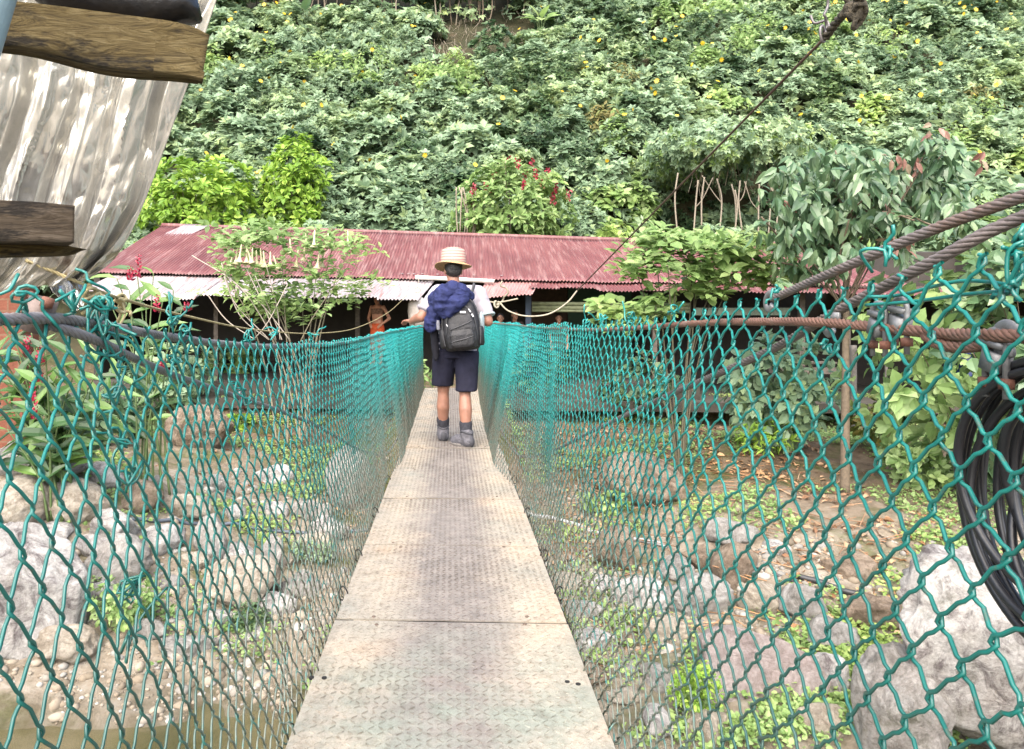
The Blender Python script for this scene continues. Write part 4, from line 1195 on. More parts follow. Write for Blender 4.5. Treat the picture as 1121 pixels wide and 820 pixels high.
kind_ = fbm(np.stack([mx * .35, my * .5, 0 * mx + 5], -1), 3, 57)
mk = np.where(kind_ > .30, 1, np.where(kind_ < -.36, 2, 0))                        # clumps of other species among the sage green
mk = np.where(rng.random(M_) < .05, rng.integers(0, 4, M_), mk)
lk = np.repeat(mk[k], NL)
# a low layer that fills the ground between the mounds
nq = 26000; qy = rng.uniform(24, 45, nq); qx = rng.uniform(-.64, .8, nq) * qy + rng.normal(0, 2, nq); qz = ground_z(qx, qy)
qpx, qpy = CX + F * qx / qy, CY - F * (qz - CAMH) / qy
kq = ~((qpx > 475) & (qpx < 590) & (qpy > 28) & (qpy < 70)) & ~((qpx > 735) & (qpx < 850) & (qpy > 185) & (qpy < 262)) & ~((qpx < 560) & (qpx > 225) & (qpy < 22))
qx, qy, qz = qx[kq], qy[kq], qz[kq]; nq = len(qx)
pos = np.vstack([pos, np.stack([qx, qy - rng.uniform(.1, .5, nq), qz + rng.uniform(.15, .75, nq)], -1)]); dd = np.vstack([dd, nrm(rng.normal(size=(nq, 3)) + [0, -.3, -.2])]); nn = np.vstack([nn, nrm(np.array([0, -.65, .75]) + .3 * rng.normal(size=(nq, 3)))])
sc = np.concatenate([sc, .3 * (.6 + .7 * rng.random(nq))]); lk = np.concatenate([lk, np.zeros(nq, int)])
mb = MB(); cnt = []
for q, (tp_, wd) in enumerate(((TL, 1.2), (TO, 1.1), (TL, 1.0), (TLAN, 1.3))):
    i_ = np.where(lk == q)[0]
    put_leaves(mb, tp_, pos[i_], dd[i_], nn[i_], sc[i_] * (1, .85, .9, 1.1)[q], wd); cnt.append(sum(len(f_) for f_ in mb.f))
M_DRYG = leaf_mat('drying_leaves', [(.10, .10, .035), (.20, .17, .06), (.15, .20, .06)], .7, .3)
under = tag(mb.build('undergrowth', M_SAGE, loc=(0, 24, 2), smooth=False), 'dense sage green undergrowth with yellow daisies covering the whole hillside', 'undergrowth', kind='stuff')
for m_ in (M_MIDLIME, M_DARK, M_DRYG): under.data.materials.append(m_)
nf = len(under.data.polygons); under.data.polygons.foreach_set('material_index', np.searchsorted(cnt, np.arange(nf), 'right').clip(0, 3).astype(np.int32))
# yellow daisies among it
fi = rng.choice(len(tips), 5000, False); fi = fi[(d[fi, 2] > .45)]
fpx, fpy = CX + F * tips[fi, 0] / tips[fi, 1], CY - F * (tips[fi, 2] - CAMH) / tips[fi, 1]
wgt = np.where(fpx > 620, .22, .16) * np.where(fpy > 190, .35, 1) * np.where((fpx > 225) & (fpx < 330) & (fpy < 110), 1.4, 1)
fi = fi[rng.random(len(fi)) < wgt]
mb = MB(); V = [[0, 0, .02]]
for q in range(16):
    r_ = 1 if q % 2 == 0 else .6; a = q * PI / 8; V.append([math.cos(a) * r_, math.sin(a) * r_, .12])
DAISY = (np.array(V), [[0, 1 + q, 1 + (q + 1) % 16, 1 + (q + 1) % 16] for q in range(16)])
fp = tips[fi] + d[fi] * .12 + np.array([0, -.1, .08])
put_leaves(mb, DAISY, fp, nrm(rng.normal(size=fp.shape)), nrm(d[fi] + np.array([0, -.9, .3]) + .4 * rng.normal(size=fp.shape)), .085 + .045 * rng.random(len(fi)))
tag(mb.build('daisies', M_YEL, under, smooth=False), kind='stuff')


def cloud(tips, outs, nl, size, tpl, mat, name, parent, spread=1., upb=.5, droop=.2, radius=.12, wide=1.):
    p, d_, n_ = rosettes(tips, outs, nl, spread, upb, droop, radius)
    mb = MB(); put_leaves(mb, tpl, p, d_, n_, size * (.65 + .6 * rng.random(len(p))), wide)
    return mb.build(name, mat, parent, smooth=False)


def stems(base, tips, r, mat, parent, name='stem', fork=.45, jit=.06, n=7):
    """branching stems from the base to a number of tips, one mesh per plant"""
    mb = MB(); base = np.asarray(base, float)
    for t in tips:
        m1 = base + (t - base) * fork + rng.normal(0, jit, 3) * np.array([1, 1, .4]); m1[:2] = base[:2] + (m1[:2] - base[:2]) * .6
        P = spline([base + rng.normal(0, r, 3) * np.array([1, 1, 0]), m1, t], .12)
        tube(mb, P, np.linspace(r, r * .35, len(P)), 5)
    return mb.build(name, mat, parent)


def bush(name, label, cat, base, W, D, H, ntips, nl, size, tpl, mat, group=None, zlow=.15, shape=1.0, bias=(0, -.25, .35), stem_mat=None, nst=9, sr=.025, upb=.5, droop=.2, radius=.12, wide=1., lean=0.):
    base = np.asarray(base, float)
    root = thing(name, label, cat, base, group)
    dv = nrm(rng.normal(size=(ntips, 3)))
    lob = 1 + .28 * fbm(dv * 1.7 + base[0], 3, int(abs(base[0] * 7)) % 50)
    rr = (.45 + .6 * rng.random(ntips) ** .6) * lob
    dv[:, 2] = np.where(dv[:, 2] < 0, dv[:, 2] * (1 - zlow), dv[:, 2])
    hc = H * (.5 + zlow * .25)
    tp = base + np.stack([dv[:, 0] * W / 2 * rr, dv[:, 1] * D / 2 * rr, hc + dv[:, 2] * (H - hc) * rr * 1.0], -1)
    tp[:, 0] += lean * (tp[:, 2] - base[2])
    tp[:, 2] = np.maximum(tp[:, 2], base[2] + .05)
    cloud(tp, dv + np.array(bias), nl, size, tpl, mat, 'foliage', root, upb=upb, droop=droop, radius=radius, wide=wide)
    if nst:
        sel = tp[rng.choice(ntips, min(nst, ntips), False)]
        stems(base - [0, 0, .1], sel, sr, stem_mat or M_STEM, root)
    return root, tp, dv


# --- bushes one can tell apart on the slope
def hb(px, py, back=0.):
    p = hill_pt(px, py); p[1] += back; p[2] = ground_z(p[0], p[1]) - .1; return p


b = np.array([(218 - CX) / F * 24.5, 24.5, 0]); b[2] = ground_z(b[0], b[1]) - .1
bush('bush', 'rounded lime green bush above the left end of the red roof', 'bush', b, 4.2, 3.0, 4.6, 420, 12, .25, TO, M_LIME, nst=14)
b = np.array([(325 - CX) / F * 25.5, 25.5, 0]); b[2] = ground_z(b[0], b[1]) - .1
bush('bush', 'narrow upright lime green bush right of the rounded one on the slope', 'bush', b, 2.4, 2.2, 4.3, 240, 12, .24, TO, M_LIME, nst=10)
b = np.array([(560 - CX) / F * 24.6, 24.6, 0]); b[2] = ground_z(b[0], b[1]) - .1
fb, ftp, fdv = bush('flowering_bush', 'light green bush with dark red flower spikes behind the middle of the red roof', 'bush', b, 4.0, 2.8, 4.1, 400, 12, .26, TO, M_MIDLIME, nst=8, stem_mat=M_PALESTEM, sr=.035)
mb = MB(); sel = ftp[(ftp[:, 2] > b[2] + 2.6) & (ftp[:, 1] < b[1] + .3)]
for t in sel[rng.choice(len(sel), min(16, len(sel)), False)]:
    n_ = 26; q = t + np.stack([rng.normal(0, .035, n_), rng.normal(0, .035, n_) - .2, np.linspace(.0, .30, n_)], -1)
    mb = MB(); put_leaves(mb, TO, q, nrm(rng.normal(size=(n_, 3)) + [0, 0, .4]), rng.normal(size=(n_, 3)), .10); mb.build('flower_spike', M_REDF, fb, smooth=False)
mb = MB()
for k_ in range(6):
    p0 = at(500 + k_ * 4 + rng.normal(0, 2), 258, 24.0); p1 = at(497 + k_ * 5 + rng.normal(0, 3), 205, 23.9)
    mb = MB(); tube(mb, spline([p0, (p0 + p1) / 2 + rng.normal(0, .08, 3), p1], .2), .022, 5); mb.build('bare_stem', M_PALESTEM, fb)
# big pale leaves and big leaved herbs high on the slope
for i, (px, py, lab, sz, mat) in enumerate(((338, 34, 'broad dark leaved herb in front of the trees at the top left of the slope', .75, M_GLOSS), (590, 42, 'bright broad leaved herb beside the bare soil patch high on the slope', .8, M_MIDLIME), (885, 22, 'bright broad leaved herb behind the old rope end at the top right', .8, M_LIME))):
    p = hill_pt(px, py + 8); p[2] += .9; p[1] -= .8
    root = thing('broad_leaved_herb', lab, 'plant', p)
    n_ = 9; a = np.linspace(0, 2 * PI, n_, endpoint=False)
    dv = np.stack([np.cos(a), np.sin(a) * .6, .35 + .3 * rng.random(n_)], -1)
    mb = MB(); put_leaves(mb, TBIG, p + dv * .25, dv, np.stack([-dv[:, 0] * .4, -.6 + 0 * a, .9 + 0 * a], -1), sz * (.8 + .4 * rng.random(n_)), 1.2); mb.build('leaf', mat, root, smooth=False)
    stems(p - [0, 0, 1.2], p + dv * .25, .02, M_GSTEM, root)
# bare pale stems and hanging roots in the dark hollow
for i, px in enumerate((748, 762, 773, 786, 798, 806, 817, 829, 838, 848)):
    p0 = at(px + rng.normal(0, 3), 252, 25.0); p1 = at(px + rng.normal(0, 7), 198 + rng.normal(0, 5), 24.9)
    mid = (p0 + p1) / 2 + rng.normal(0, .14, 3) * np.array([1, .3, .5])
    p0[2] = min(p0[2], ground_z(p0[0], p0[1]))
    mb = MB(); tube(mb, spline([p0, p0 * .7 + mid * .3 + rng.normal(0, .05, 3), mid, p1], .12), .028, 5)
    if i % 2: tube(mb, spline([mid, mid + [.25 * (1 if i % 4 == 1 else -1), 0, .3], p1 + [.5 * (1 if i % 4 == 1 else -1), 0, .1]], .1), .016, 5)
    tag(mb.build('bare_stem', M_PALESTEM, loc=p0), 'pale bare stem in the dark hollow at the foot of the slope', 'stem', 'bare stems in the dark hollow')
n_ = 260; q = np.stack([rng.uniform(7.4, 12.6, n_), rng.uniform(27.5, 29.6, n_), 0 * np.zeros(n_)], -1); q[:, 2] = ground_z(q[:, 0], q[:, 1]) + rng.uniform(.0, .9, n_)
root = thing('shade_filler', 'dark leaves added as shade deep in the hollow at the foot of the slope', 'shade filler', (10, 28.3, 1)); root['kind'] = 'stuff'
cloud(q, nrm(rng.normal(size=q.shape) + [0, -.6, .5]), 8, .24, TL, M_DARK, 'foliage', root)  # dark foliage added so that the hollow reads as deep shade
# overhanging clump above the hollow
c = at(800, 172, 26.8); n_ = 620
dv = sph_dirs(n_, .2, -.6); tp = c + dv * np.array([3.1, 3.0, 1.15]) * (1 + .35 * fbm(dv * 2, 3, 5))[:, None] * (.6 + .5 * rng.random((n_, 1)))
root = thing('creeper', 'yellowish green creeper hanging over the dark hollow in the slope', 'creeper', c)
cloud(tp[::4], dv[::4] + [0, -.4, .1], 10, .22, TL, M_MIDLIME, 'foliage', root, droop=.5); cloud(tp, dv + [0, -.4, .1], 9, .24, TL, M_SAGE, 'foliage', root, droop=.5)
mb = MB()
for k_ in range(26):
    x = rng.uniform(-1.6, 1.6); a = c + [x, -.5 + rng.normal(0, .2), -.4 + rng.normal(0, .2)]
    mb = MB(); tube(mb, spline([a, a + [rng.normal(0, .08), 0, -.4], a + [rng.normal(0, .12), 0, -.6 - .7 * rng.random()]], .12), .011, 4); mb.build('hanging_root', M_PALESTEM, root)

# --- trees along the top of the slope
tree_px = [(236, 38, 'dark bushy tree at the top of the slope right of the metal sheet', 3.6), (288, 26, 'dark tree above the broad dark leaved herb', 3.4), (345, 16, 'dark tree at the top edge third from the metal sheet', 3.4), (408, 24, 'grey green tree left of the bare soil patch', 3.6), (466, 34, 'dark tree with thin stems over the bare soil patch', 3.8), (520, 30, 'dark tree with thin pale stems behind the bare soil patch', 3.8), (575, 24, 'grey green tree right of the bare soil patch', 3.4), (635, 12, 'grey green tree at the top edge above the middle of the slope', 3.0), (770, -2, 'dark tree at the top edge above the right half of the slope', 3.2)]
for i, (px, py, lab, W) in enumerate(tree_px):
    p = hill_pt(px, py + 4); p[1] += .6; p[2] = ground_z(p[0], p[1]) - .1
    root = thing('tree', lab, 'tree', p, 'trees along the top of the slope')
    H = 5.2
    dv = nrm(rng.normal(size=(420, 3))); rr = (.5 + .55 * rng.random(420) ** .6) * (1 + .3 * fbm(dv * 1.8 + i * 3, 3, i))
    tp = p + np.stack([dv[:, 0] * W * .62 * rr, dv[:, 1] * 1.5 * rr, 3.4 + dv[:, 2] * 2.1 * rr], -1)
    cloud(tp, dv + [0, -.3, .2], 11, .26, TO if i % 2 else TL, M_DARK if 'dark' in lab else M_SAGE, 'crown', root, droop=.45)
    mb = MB()
    for k_ in range(7):
        mb = MB(); a = p + [rng.normal(0, .7), rng.normal(0, .3), 0]; tube(mb, spline([a, a + [rng.normal(0, .15), 0, 1.2], a + [rng.normal(0, .4), 0, 3.2]], .3), .035, 5)
        mb.build('trunk', M_STEM if i % 2 else M_PALESTEM, root)

# dead twigs and dry stems high on the slope
mb = MB()
for k_ in range(520):
    p = hill_pt(rng.uniform(395, 620), rng.uniform(22, 68)); dv = nrm(rng.normal(size=3) + [0, -.2, .8]); tube(mb, np.array([p, p + dv * rng.uniform(.15, .8)]), .009, 4)
tag(mb.build('dry_twigs', M_PALESTEM, loc=hill_pt(500, 50)), 'dry twigs scattered on the bare soil under the top trees', 'twigs', kind='stuff')

# ================================================================== PLANTS BY THE HOUSE AND ON THE BANKS
def gz(p): p = np.array(p, float); p[2] = ground_z(p[0], p[1]) - .03; return p


# angel's trumpet in front of the roof, tiers of leaves with hanging trumpets
Yb = 14.2
base = gz([(320 - CX) / F * Yb, Yb, 0])
root = thing('trumpet_flower_shrub', 'tall pale green shrub with hanging cream trumpet flowers in front of the red roof', 'shrub', base)
tiers = []
for cx_, cy_, w_, h_, n_ in ((262, 262, 44, 12, 26), (300, 258, 60, 12, 36), (345, 262, 50, 14, 26), (385, 268, 44, 16, 22), (250, 290, 34, 10, 16), (300, 292, 50, 14, 24), (345, 292, 30, 12, 10), (300, 318, 60, 14, 34), (320, 340, 44, 14, 20), (283, 330, 40, 16, 20), (395, 300, 34, 12, 10), (385, 322, 30, 12, 8), (275, 246, 40, 8, 12), (345, 312, 40, 14, 12), (255, 305, 24, 10, 8)):
    for _ in range(n_):
        tiers.append(at(cx_ + rng.normal(0, w_ * .42), cy_ + rng.normal(0, h_ * .42), Yb + rng.normal(0, .45)))
tiers = np.array(tiers)
cloud(tiers, np.array([[0, -.2, 1.]]).repeat(len(tiers), 0) + rng.normal(0, .3, tiers.shape), 8, .175, TBIG, M_BRUG, 'foliage', root, spread=1.1, upb=.9, droop=.4, radius=.12)
forks = [base + [rng.normal(0, .25), rng.normal(0, .15), .1] for _ in range(4)]
mb = MB()
for t in tiers[rng.choice(len(tiers), 14, False)]:
    f0 = forks[rng.integers(4)]; h_ = t[2] - f0[2]
    P = spline([f0, f0 + [(t[0] - f0[0]) * .15 + rng.normal(0, .05), 0, h_ * .4], f0 + [(t[0] - f0[0]) * .5, (t[1] - f0[1]) * .5, h_ * .72], t], .12)
    tube(mb, P, np.linspace(.02, .007, len(P)), 5)
mb.build('branch', simple('pale_grey_branch', (.27, .235, .16), .85, 0, .3, 20), root)
for px, py in ((254, 283), (259, 281), (270, 280), (273, 280), (276, 281), (281, 283), (289, 284), (286, 282), (302, 288), (311, 284), (318, 270), (335, 262), (344, 262), (358, 264), (381, 264), (348, 286), (340, 290), (333, 278), (296, 284), (263, 278), (353, 284), (325, 284)):
    t = at(px, py, Yb - .35 + rng.normal(0, .25)); L = .26 + .1 * rng.random(); a = rng.normal(0, .12, 2)
    mb = MB(); R_ = rotv((1, 0, 0), a[0]) @ rotv((0, 1, 0), a[1])
    lathe(mb, t, [(.004, L * .55), (.016, L * .4), (.016, L * .1), (.022, -L * .15), (.045, -L * .36), (.085, -L * .46), (.078, -L * .45), (.03, -L * .3)], 10, R_)
    mb.build('flower', M_TRUMP, root)
# bare twigs left of it
mb = MB()
for k_ in range(9):
    p0 = at(300 + rng.normal(0, 10), 372, 13.6); p1 = at(210 + 12 * k_ + rng.normal(0, 6), 305 + rng.normal(0, 12), 13.6)
    tube(mb, spline([p0, p0 * .5 + p1 * .5 + rng.normal(0, .12, 3), p1], .1), .010, 5)
mb.build('bare_twig', simple('pale_twig', (.42, .36, .30), .8), root)

# broad leaved shrub in front of the right half of the roof
Yb = 11.5; base = gz([(745 - CX) / F * Yb, Yb, 0])
root = thing('broad_leaved_shrub', 'pale green broad leaved shrub in front of the right half of the red roof', 'shrub', base)
tiers = []
for cx_, cy_, w_, h_, n_ in ((735, 258, 52, 10, 40), (790, 266, 60, 14, 50), (710, 278, 40, 12, 22), (760, 288, 60, 14, 40), (825, 272, 40, 14, 26), (690, 294, 28, 10, 10), (800, 300, 50, 14, 26), (700, 335, 56, 12, 34), (680, 350, 30, 8, 14), (740, 312, 40, 8, 8), (775, 318, 40, 10, 10), (840, 300, 26, 14, 14)):
    for _ in range(n_): tiers.append(at(cx_ + rng.normal(0, w_ * .42), cy_ + rng.normal(0, h_ * .45), Yb + rng.normal(0, .4)))
tiers = np.array(tiers)
cloud(tiers, np.array([[0, -.35, 1.]]).repeat(len(tiers), 0) + rng.normal(0, .3, tiers.shape), 7, .2, TBIG, M_MIDLIME, 'foliage', root, spread=1.1, upb=.8, droop=.4, radius=.1)
stems(base, tiers[rng.choice(len(tiers), 11, False)], .02, simple('green_brown_stem', (.11, .10, .06), .8), root, 'stem', .55, .1)

# cocoa tree: drooping glossy leaves, reddish young ones
Yb = 10.5; base = gz([(925 - CX) / F * Yb, Yb, 0])
root = thing('cocoa_tree', 'dark glossy drooping leaved tree with reddish young leaves behind the right hand cables', 'tree', base)
tiers = []
for cx_, cy_, w_, h_, n_ in ((905, 175, 40, 20, 34), (940, 195, 60, 30, 60), (880, 205, 50, 26, 44), (985, 185, 50, 30, 44), (1020, 160, 30, 24, 26), (1030, 205, 46, 30, 34), (900, 240, 56, 26, 46), (960, 235, 50, 26, 40), (870, 262, 34, 20, 20), (920, 275, 60, 24, 34), (1040, 180, 30, 20, 16), (990, 250, 40, 26, 26), (1050, 240, 40, 24, 18), (880, 295, 40, 16, 14)):
    for _ in range(n_): tiers.append(at(cx_ + rng.normal(0, w_ * .42), cy_ + rng.normal(0, h_ * .45), Yb + rng.normal(0, .55)))
tiers = np.array(tiers)
ov = rng.normal(0, .8, tiers.shape) + [0, -.5, -.15]
p_, d_, n_ = rosettes(tiers, ov, 6, .8, .7, .95, .08)
mb = MB(); put_leaves(mb, T_ovate(.24, .2, .06), p_, d_, n_ + np.array([0, -.5, 0]), .225 * (.6 + .7 * rng.random(len(p_)))); mb.build('crown', M_GLOSS, root, smooth=False)
mb = MB()
for px, py in ((1020, 140), (985, 174), (1003, 178), (1078, 175), (865, 216), (970, 225), (975, 264), (992, 265)):
    n_ = 5; t = at(px, py, Yb - .7); dv = nrm(rng.normal(0, .5, (n_, 3)) + [0, -.2, -1])
    put_leaves(mb, T_ovate(.24, .2, .06), t + rng.normal(0, .05, (n_, 3)), dv, rng.normal(0, .4, (n_, 3)) + [0, -1, .2], .17)
mb.build('young_leaves', leaf_mat('reddish_young_leaves', [(.20, .09, .07), (.30, .16, .13), (.28, .22, .15)], .4, .25), root, smooth=False)
mb = MB()
P = spline([base, at(926, 330, Yb), at(926, 260, Yb), at(932, 220, Yb), at(945, 180, Yb)], .15); tube(mb, P, np.linspace(.07, .02, len(P)), 8)
for t in tiers[rng.choice(len(tiers), 40, False)]:
    s_ = P[int(len(P) * rng.uniform(.45, .95))]; tube(mb, spline([s_, (s_ + t) / 2 + rng.normal(0, .08, 3) + [0, 0, .1], t], .12), .012, 5)
mb.build('trunk', M_STEM, root)


# red ginger: arching canes with two rows of long leaves and red spikes
def ginger(label, base, tops, leaf, nl, spikes, mat):
    base = np.asarray(base, float)
    root = thing('red_ginger', label, 'plant', base, 'red flowering ginger plants')
    ms, ml = MB(), MB()
    for t in tops:
        t = np.asarray(t); f0 = base + rng.normal(0, .15, 3) * [1, 1, 0]
        P = spline([f0, f0 + (t - f0) * [.25, .25, .5], t], .08); tube(ms, P, np.linspace(.016, .007, len(P)), 5)
        ii = np.linspace(len(P) * .3, len(P) - 1, nl).astype(int)
        T = nrm(np.gradient(P, axis=0))[ii]; sd = nrm(np.cross(T, [0, -1, .25])) * np.where(np.arange(nl) % 2, 1, -1)[:, None]
        put_leaves(ml, TLAN, P[ii], sd + T * .6 + rng.normal(0, .15, sd.shape), nrm(np.array([0, -.7, 1.]) + .3 * rng.normal(size=sd.shape)), leaf * (.75 + .4 * rng.random(nl)), 1.1)
    ms.build('stem', M_GSTEM, root); ml.build('foliage', mat, root, smooth=False)
    for t, L in spikes:
        mb = MB(); n_ = 34; tt = np.linspace(0, 1, n_); q = np.asarray(t) + np.stack([.02 * np.cos(tt * 40), .02 * np.sin(tt * 40), (tt - .5) * L], -1)
        dv = np.stack([np.cos(tt * 40 * 1.7), np.sin(tt * 40 * 1.7), .9 + 0 * tt], -1)
        put_leaves(mb, TO, q, dv, rng.normal(size=(n_, 3)), .052 * (1.2 - .7 * tt), 1.3); mb.build('flower_spike', M_REDF, root, smooth=False)
    return root


Yg = 9.6
ginger('red ginger with upright crimson spikes just right of the metal sheet corner', gz([(165 - CX) / F * Yg, Yg, 0]), [at(*q, Yg + rng.normal(0, .2)) for q in ((128, 305), (150, 298), (168, 300), (190, 318), (142, 318), (178, 330), (120, 330), (200, 336), (160, 338))], .38, 7, [(at(152, 292, Yg - .2), .30), (at(143, 300, Yg - .2), .18), (at(172, 333, Yg - .25), .22), (at(205, 336, Yg - .2), .12)], M_GING)
Yg = 8.6
ginger('red ginger clump with crimson flowers behind the near left fence', gz([(70 - CX) / F * Yg, Yg, 0]), [at(*q, Yg + rng.normal(0, .3)) for q in ((-10, 372), (12, 352), (34, 362), (-5, 345), (22, 390), (8, 470), (-30, 385), (5, 410), (0, 430), (20, 395), (50, 385), (85, 395), (110, 400), (60, 420), (30, 430), (95, 430), (120, 440), (10, 450), (45, 455), (130, 418), (-20, 410))], .40, 9, [(at(30, 378, Yg - .5), .2), (at(44, 390, Yg - .5), .22), (at(36, 430, Yg - .5), .25), (at(38, 450, Yg - .5), .2), (at(44, 412, Yg - .45), .15), (at(178, 400, Yg), .14)], M_GING)


def bank_plant(label, px, py, Y, W, H, n, nl, size, tpl, mat, name='leafy_plant', group=None, **k):
    h_ = hit(px, py)
    return bush(name, label, 'plant', h_ - [0, 0, .03], W, W * .8, H, n, nl, size, tpl, mat, group, nst=6, sr=.008, radius=.05, stem_mat=M_GSTEM, **k)


G_ = 'leafy plants on the banks'
bank_plant('dark leafy plant with pale leaves at the foot of the left ginger clump', 95, 492, 9, 1.5, 1.0, 70, 7, .18, TBIG, M_DARK, group=G_)
bank_plant('broad leaved plant under the yellow rope near the metal sheet corner', 190, 452, 11, 1.6, 1.7, 70, 7, .2, TBIG, M_SAGE, group=G_)
bank_plant('dull green shrub behind the left fence seam', 150, 470, 10.4, 1.5, 1.35, 110, 9, .1, TO, M_DARK, group=G_)
bank_plant('pale leafy plant under the trumpet shrub, left of the dark house front', 250, 420, 14, 1.8, 1.1, 60, 7, .22, TBIG, M_BRUG, group=G_)
bank_plant('narrow leaved plant against the house front left of the hiker', 372, 408, 15, 1.2, 1.5, 40, 7, .3, TLAN, M_MIDLIME, group=G_)
bank_plant('low lime green plant on the left soil bank', 262, 470, 12.5, .8, .35, 30, 7, .13, TBIG, M_LIME, group=G_)
bank_plant('small green tuft left of the deck near the water', 272, 690, 7.5, .45, .35, 60, 6, .05, TO, M_DARK, group=G_)
bank_plant('weedy plant beside the biggest left boulder', 135, 690, 7.2, .75, .6, 70, 7, .07, TBIG, M_MIDLIME, group=G_)
bank_plant('leafy plant behind the right fence beside the rough grey post', 880, 455, 13.5, 1.3, .9, 60, 7, .16, TBIG, M_MIDLIME, group=G_)
bank_plant('yellowing leafy plant at the foot of the thin pale stake', 955, 492, 11.5, .8, .95, 40, 6, .16, TBIG, leaf_mat('yellowing_leaves', [(.10, .16, .04), (.2, .22, .05), (.36, .26, .07)], .5, .3), group=G_)
bank_plant('sprawling plant with pointed leaves left of the hose coil', 1010, 535, 9.5, 1.1, .8, 70, 7, .15, TBIG, M_BRUG, group=G_)
bank_plant('vine with round leaves climbing in front of the blue barrel', 1045, 455, 13, 1.6, 1.9, 70, 6, .22, TBIG, M_MIDLIME, group=G_)
bank_plant('small fern like plant on the brown soil right of the deck', 838, 500, 12.5, .9, .7, 50, 7, .15, TLAN, M_LIME, group=G_)
bank_plant('dark leafy plant in the shade behind the middle of the right fence', 700, 462, 13.5, 1.8, 1.5, 80, 8, .16, TBIG, M_DARK, group=G_)
bank_plant('green plant close to the far right side of the deck', 590, 440, 14.5, 1.4, 1.3, 80, 8, .13, TBIG, M_DARK, group=G_)
bank_plant('low plant with round leaves under the brown slab boulder', 660, 562, 10.8, .8, .4, 40, 6, .09, TBIG, M_MIDLIME, group=G_)
bank_plant('clover like patch beside the left edge of the pinkish slab', 762, 790, 6, .45, .55, 90, 6, .05, TO, M_LIME, group=G_)
bank_plant('green weeds between the far left fence and the deck end', 455, 428, 13.5, .7, .6, 40, 7, .1, TO, M_MIDLIME, group=G_)
bank_plant('bushy weeds between the broad tan boulder and the deck', 345, 615, 9, .6, .35, 60, 7, .06, TO, M_SAGE, group=G_)
# shrubs behind the right cables at the frame edge
for i, (px, py, Y, W, H, lab, mat, sz) in enumerate(((1065, 440, 10.5, 3.2, 3.5, 'pale broad leaved shrub below the right hand cables', M_BRUG, .24), (1140, 450, 9.5, 2.2, 4.2, 'dark leaved shrub at the right edge above the rusty cable', M_GLOSS, .24), (850, 425, 12.5, 1.8, 2.0, 'green shrub behind the iron thimble where the right cables meet the fence', M_SAGE, .2))):
    p = gz([(px - CX) / F * Y, Y, 0]); H_ = H - (p[2] + 1) * .3
    bush('shrub', lab, 'shrub', p, W, W * .8, H_, 150, 8, sz, TBIG, mat, 'shrubs behind the right fence', nst=10, sr=.014, zlow=.1)

# ground cover, litter, small weeds
n = 22000
xs, ys = rng.uniform(-9, 11, n), rng.uniform(5.6, 17, n)
f_ = fbm(np.stack([xs * .8, ys * .8, 0 * xs], -1), 4, 71) + .16 * sstep(11, 14, ys) + .22 * ((xs > 1.6) & (ys < 8) & (xs < 4.2)) + .13 * ((xs > 1.5) & (ys > 8) & (ys < 14.5))
k = (f_ > .22) & (np.abs(xs) > .6)
xs, ys = xs[k], ys[k]; n = len(xs)
for px, py, sx_, sy_, m_ in ((905, 712, 26, 14, 150), (930, 745, 22, 26, 170), (880, 790, 40, 16, 170), (800, 806, 40, 10, 120), (765, 760, 10, 30, 110), (950, 690, 30, 10, 80), (690, 690, 24, 14, 60), (270, 690, 20, 16, 70), (150, 665, 26, 20, 90), (640, 610, 30, 30, 80)):
    q_ = np.array([hit(px + rng.normal(0, sx_), py + rng.normal(0, sy_)) for _ in range(m_)]); xs = np.concatenate([xs, q_[:, 0]]); ys = np.concatenate([ys, q_[:, 1]])
p_ = np.stack([xs, ys, ground_z(xs, ys) + .01], -1); n = len(xs)
p_ = np.repeat(p_, 6, 0) + rng.normal(0, .05, (n * 6, 3)) * [1, 1, .0]; p_[:, 2] += rng.random(n * 6) * .07
mb = MB(); dv = nrm(rng.normal(size=p_.shape) * [1, 1, .3] + [0, 0, .45]); put_leaves(mb, TO, p_, dv, rng.normal(0, .3, p_.shape) + [0, -.3, 1], .05 * (.5 + rng.random(len(p_))), 1.3)
tag(mb.build('ground_cover', M_MIDLIME, loc=(0, 8, -2), smooth=False), 'low green ground cover in patches on both banks', 'ground cover', kind='stuff')
n = 3600
xs = np.concatenate([rng.uniform(1.2, 6.5, n), rng.uniform(-8, -1, 900)]); ys = np.concatenate([rng.uniform(7.2, 15.5, n), rng.uniform(10, 15.5, 900)])
k = fbm(np.stack([xs * .7, ys * .7, 0 * xs], -1), 3, 81) > -.05
xs, ys = xs[k], ys[k]; p_ = np.stack([xs, ys, ground_z(xs, ys) + .015 + .02 * rng.random(len(xs))], -1)
mb = MB(); put_leaves(mb, T_ovate(.3, .2, .1), p_, rng.normal(0, 1, p_.shape) * [1, 1, .2], rng.normal(0, .35, p_.shape) + [0, 0, 1], .05 + .09 * rng.random(len(xs)))
for k_ in range(420):
    a = np.array([rng.uniform(1.3, 5.5), rng.uniform(7, 12), 0]); a[2] = ground_z(a[0], a[1]) + .02; th = rng.random() * PI
    L = rng.uniform(.15, .6); tube(mb, np.array([a, a + [math.cos(th) * L, math.sin(th) * L, rng.normal(.03, .04)]]), .006, 4)
tag(mb.build('leaf_litter', M_BROWNL, loc=(3, 9, -2), smooth=False), 'fallen brown leaves and twigs on the right bank', 'leaf litter', kind='stuff')
# ================================================================== PEOPLE
def cone_seg(mb, a, b, ra, rb, n=14):
    a, b = np.asarray(a, float), np.asarray(b, float)
    P = a + (b - a) * np.linspace(0, 1, 4)[:, None]
    tube(mb, P, np.linspace(ra, rb, 4), n)
    ellipsoid(mb, a, (ra,) * 3, None, n, 8); ellipsoid(mb, b, (rb,) * 3, None, n, 8)


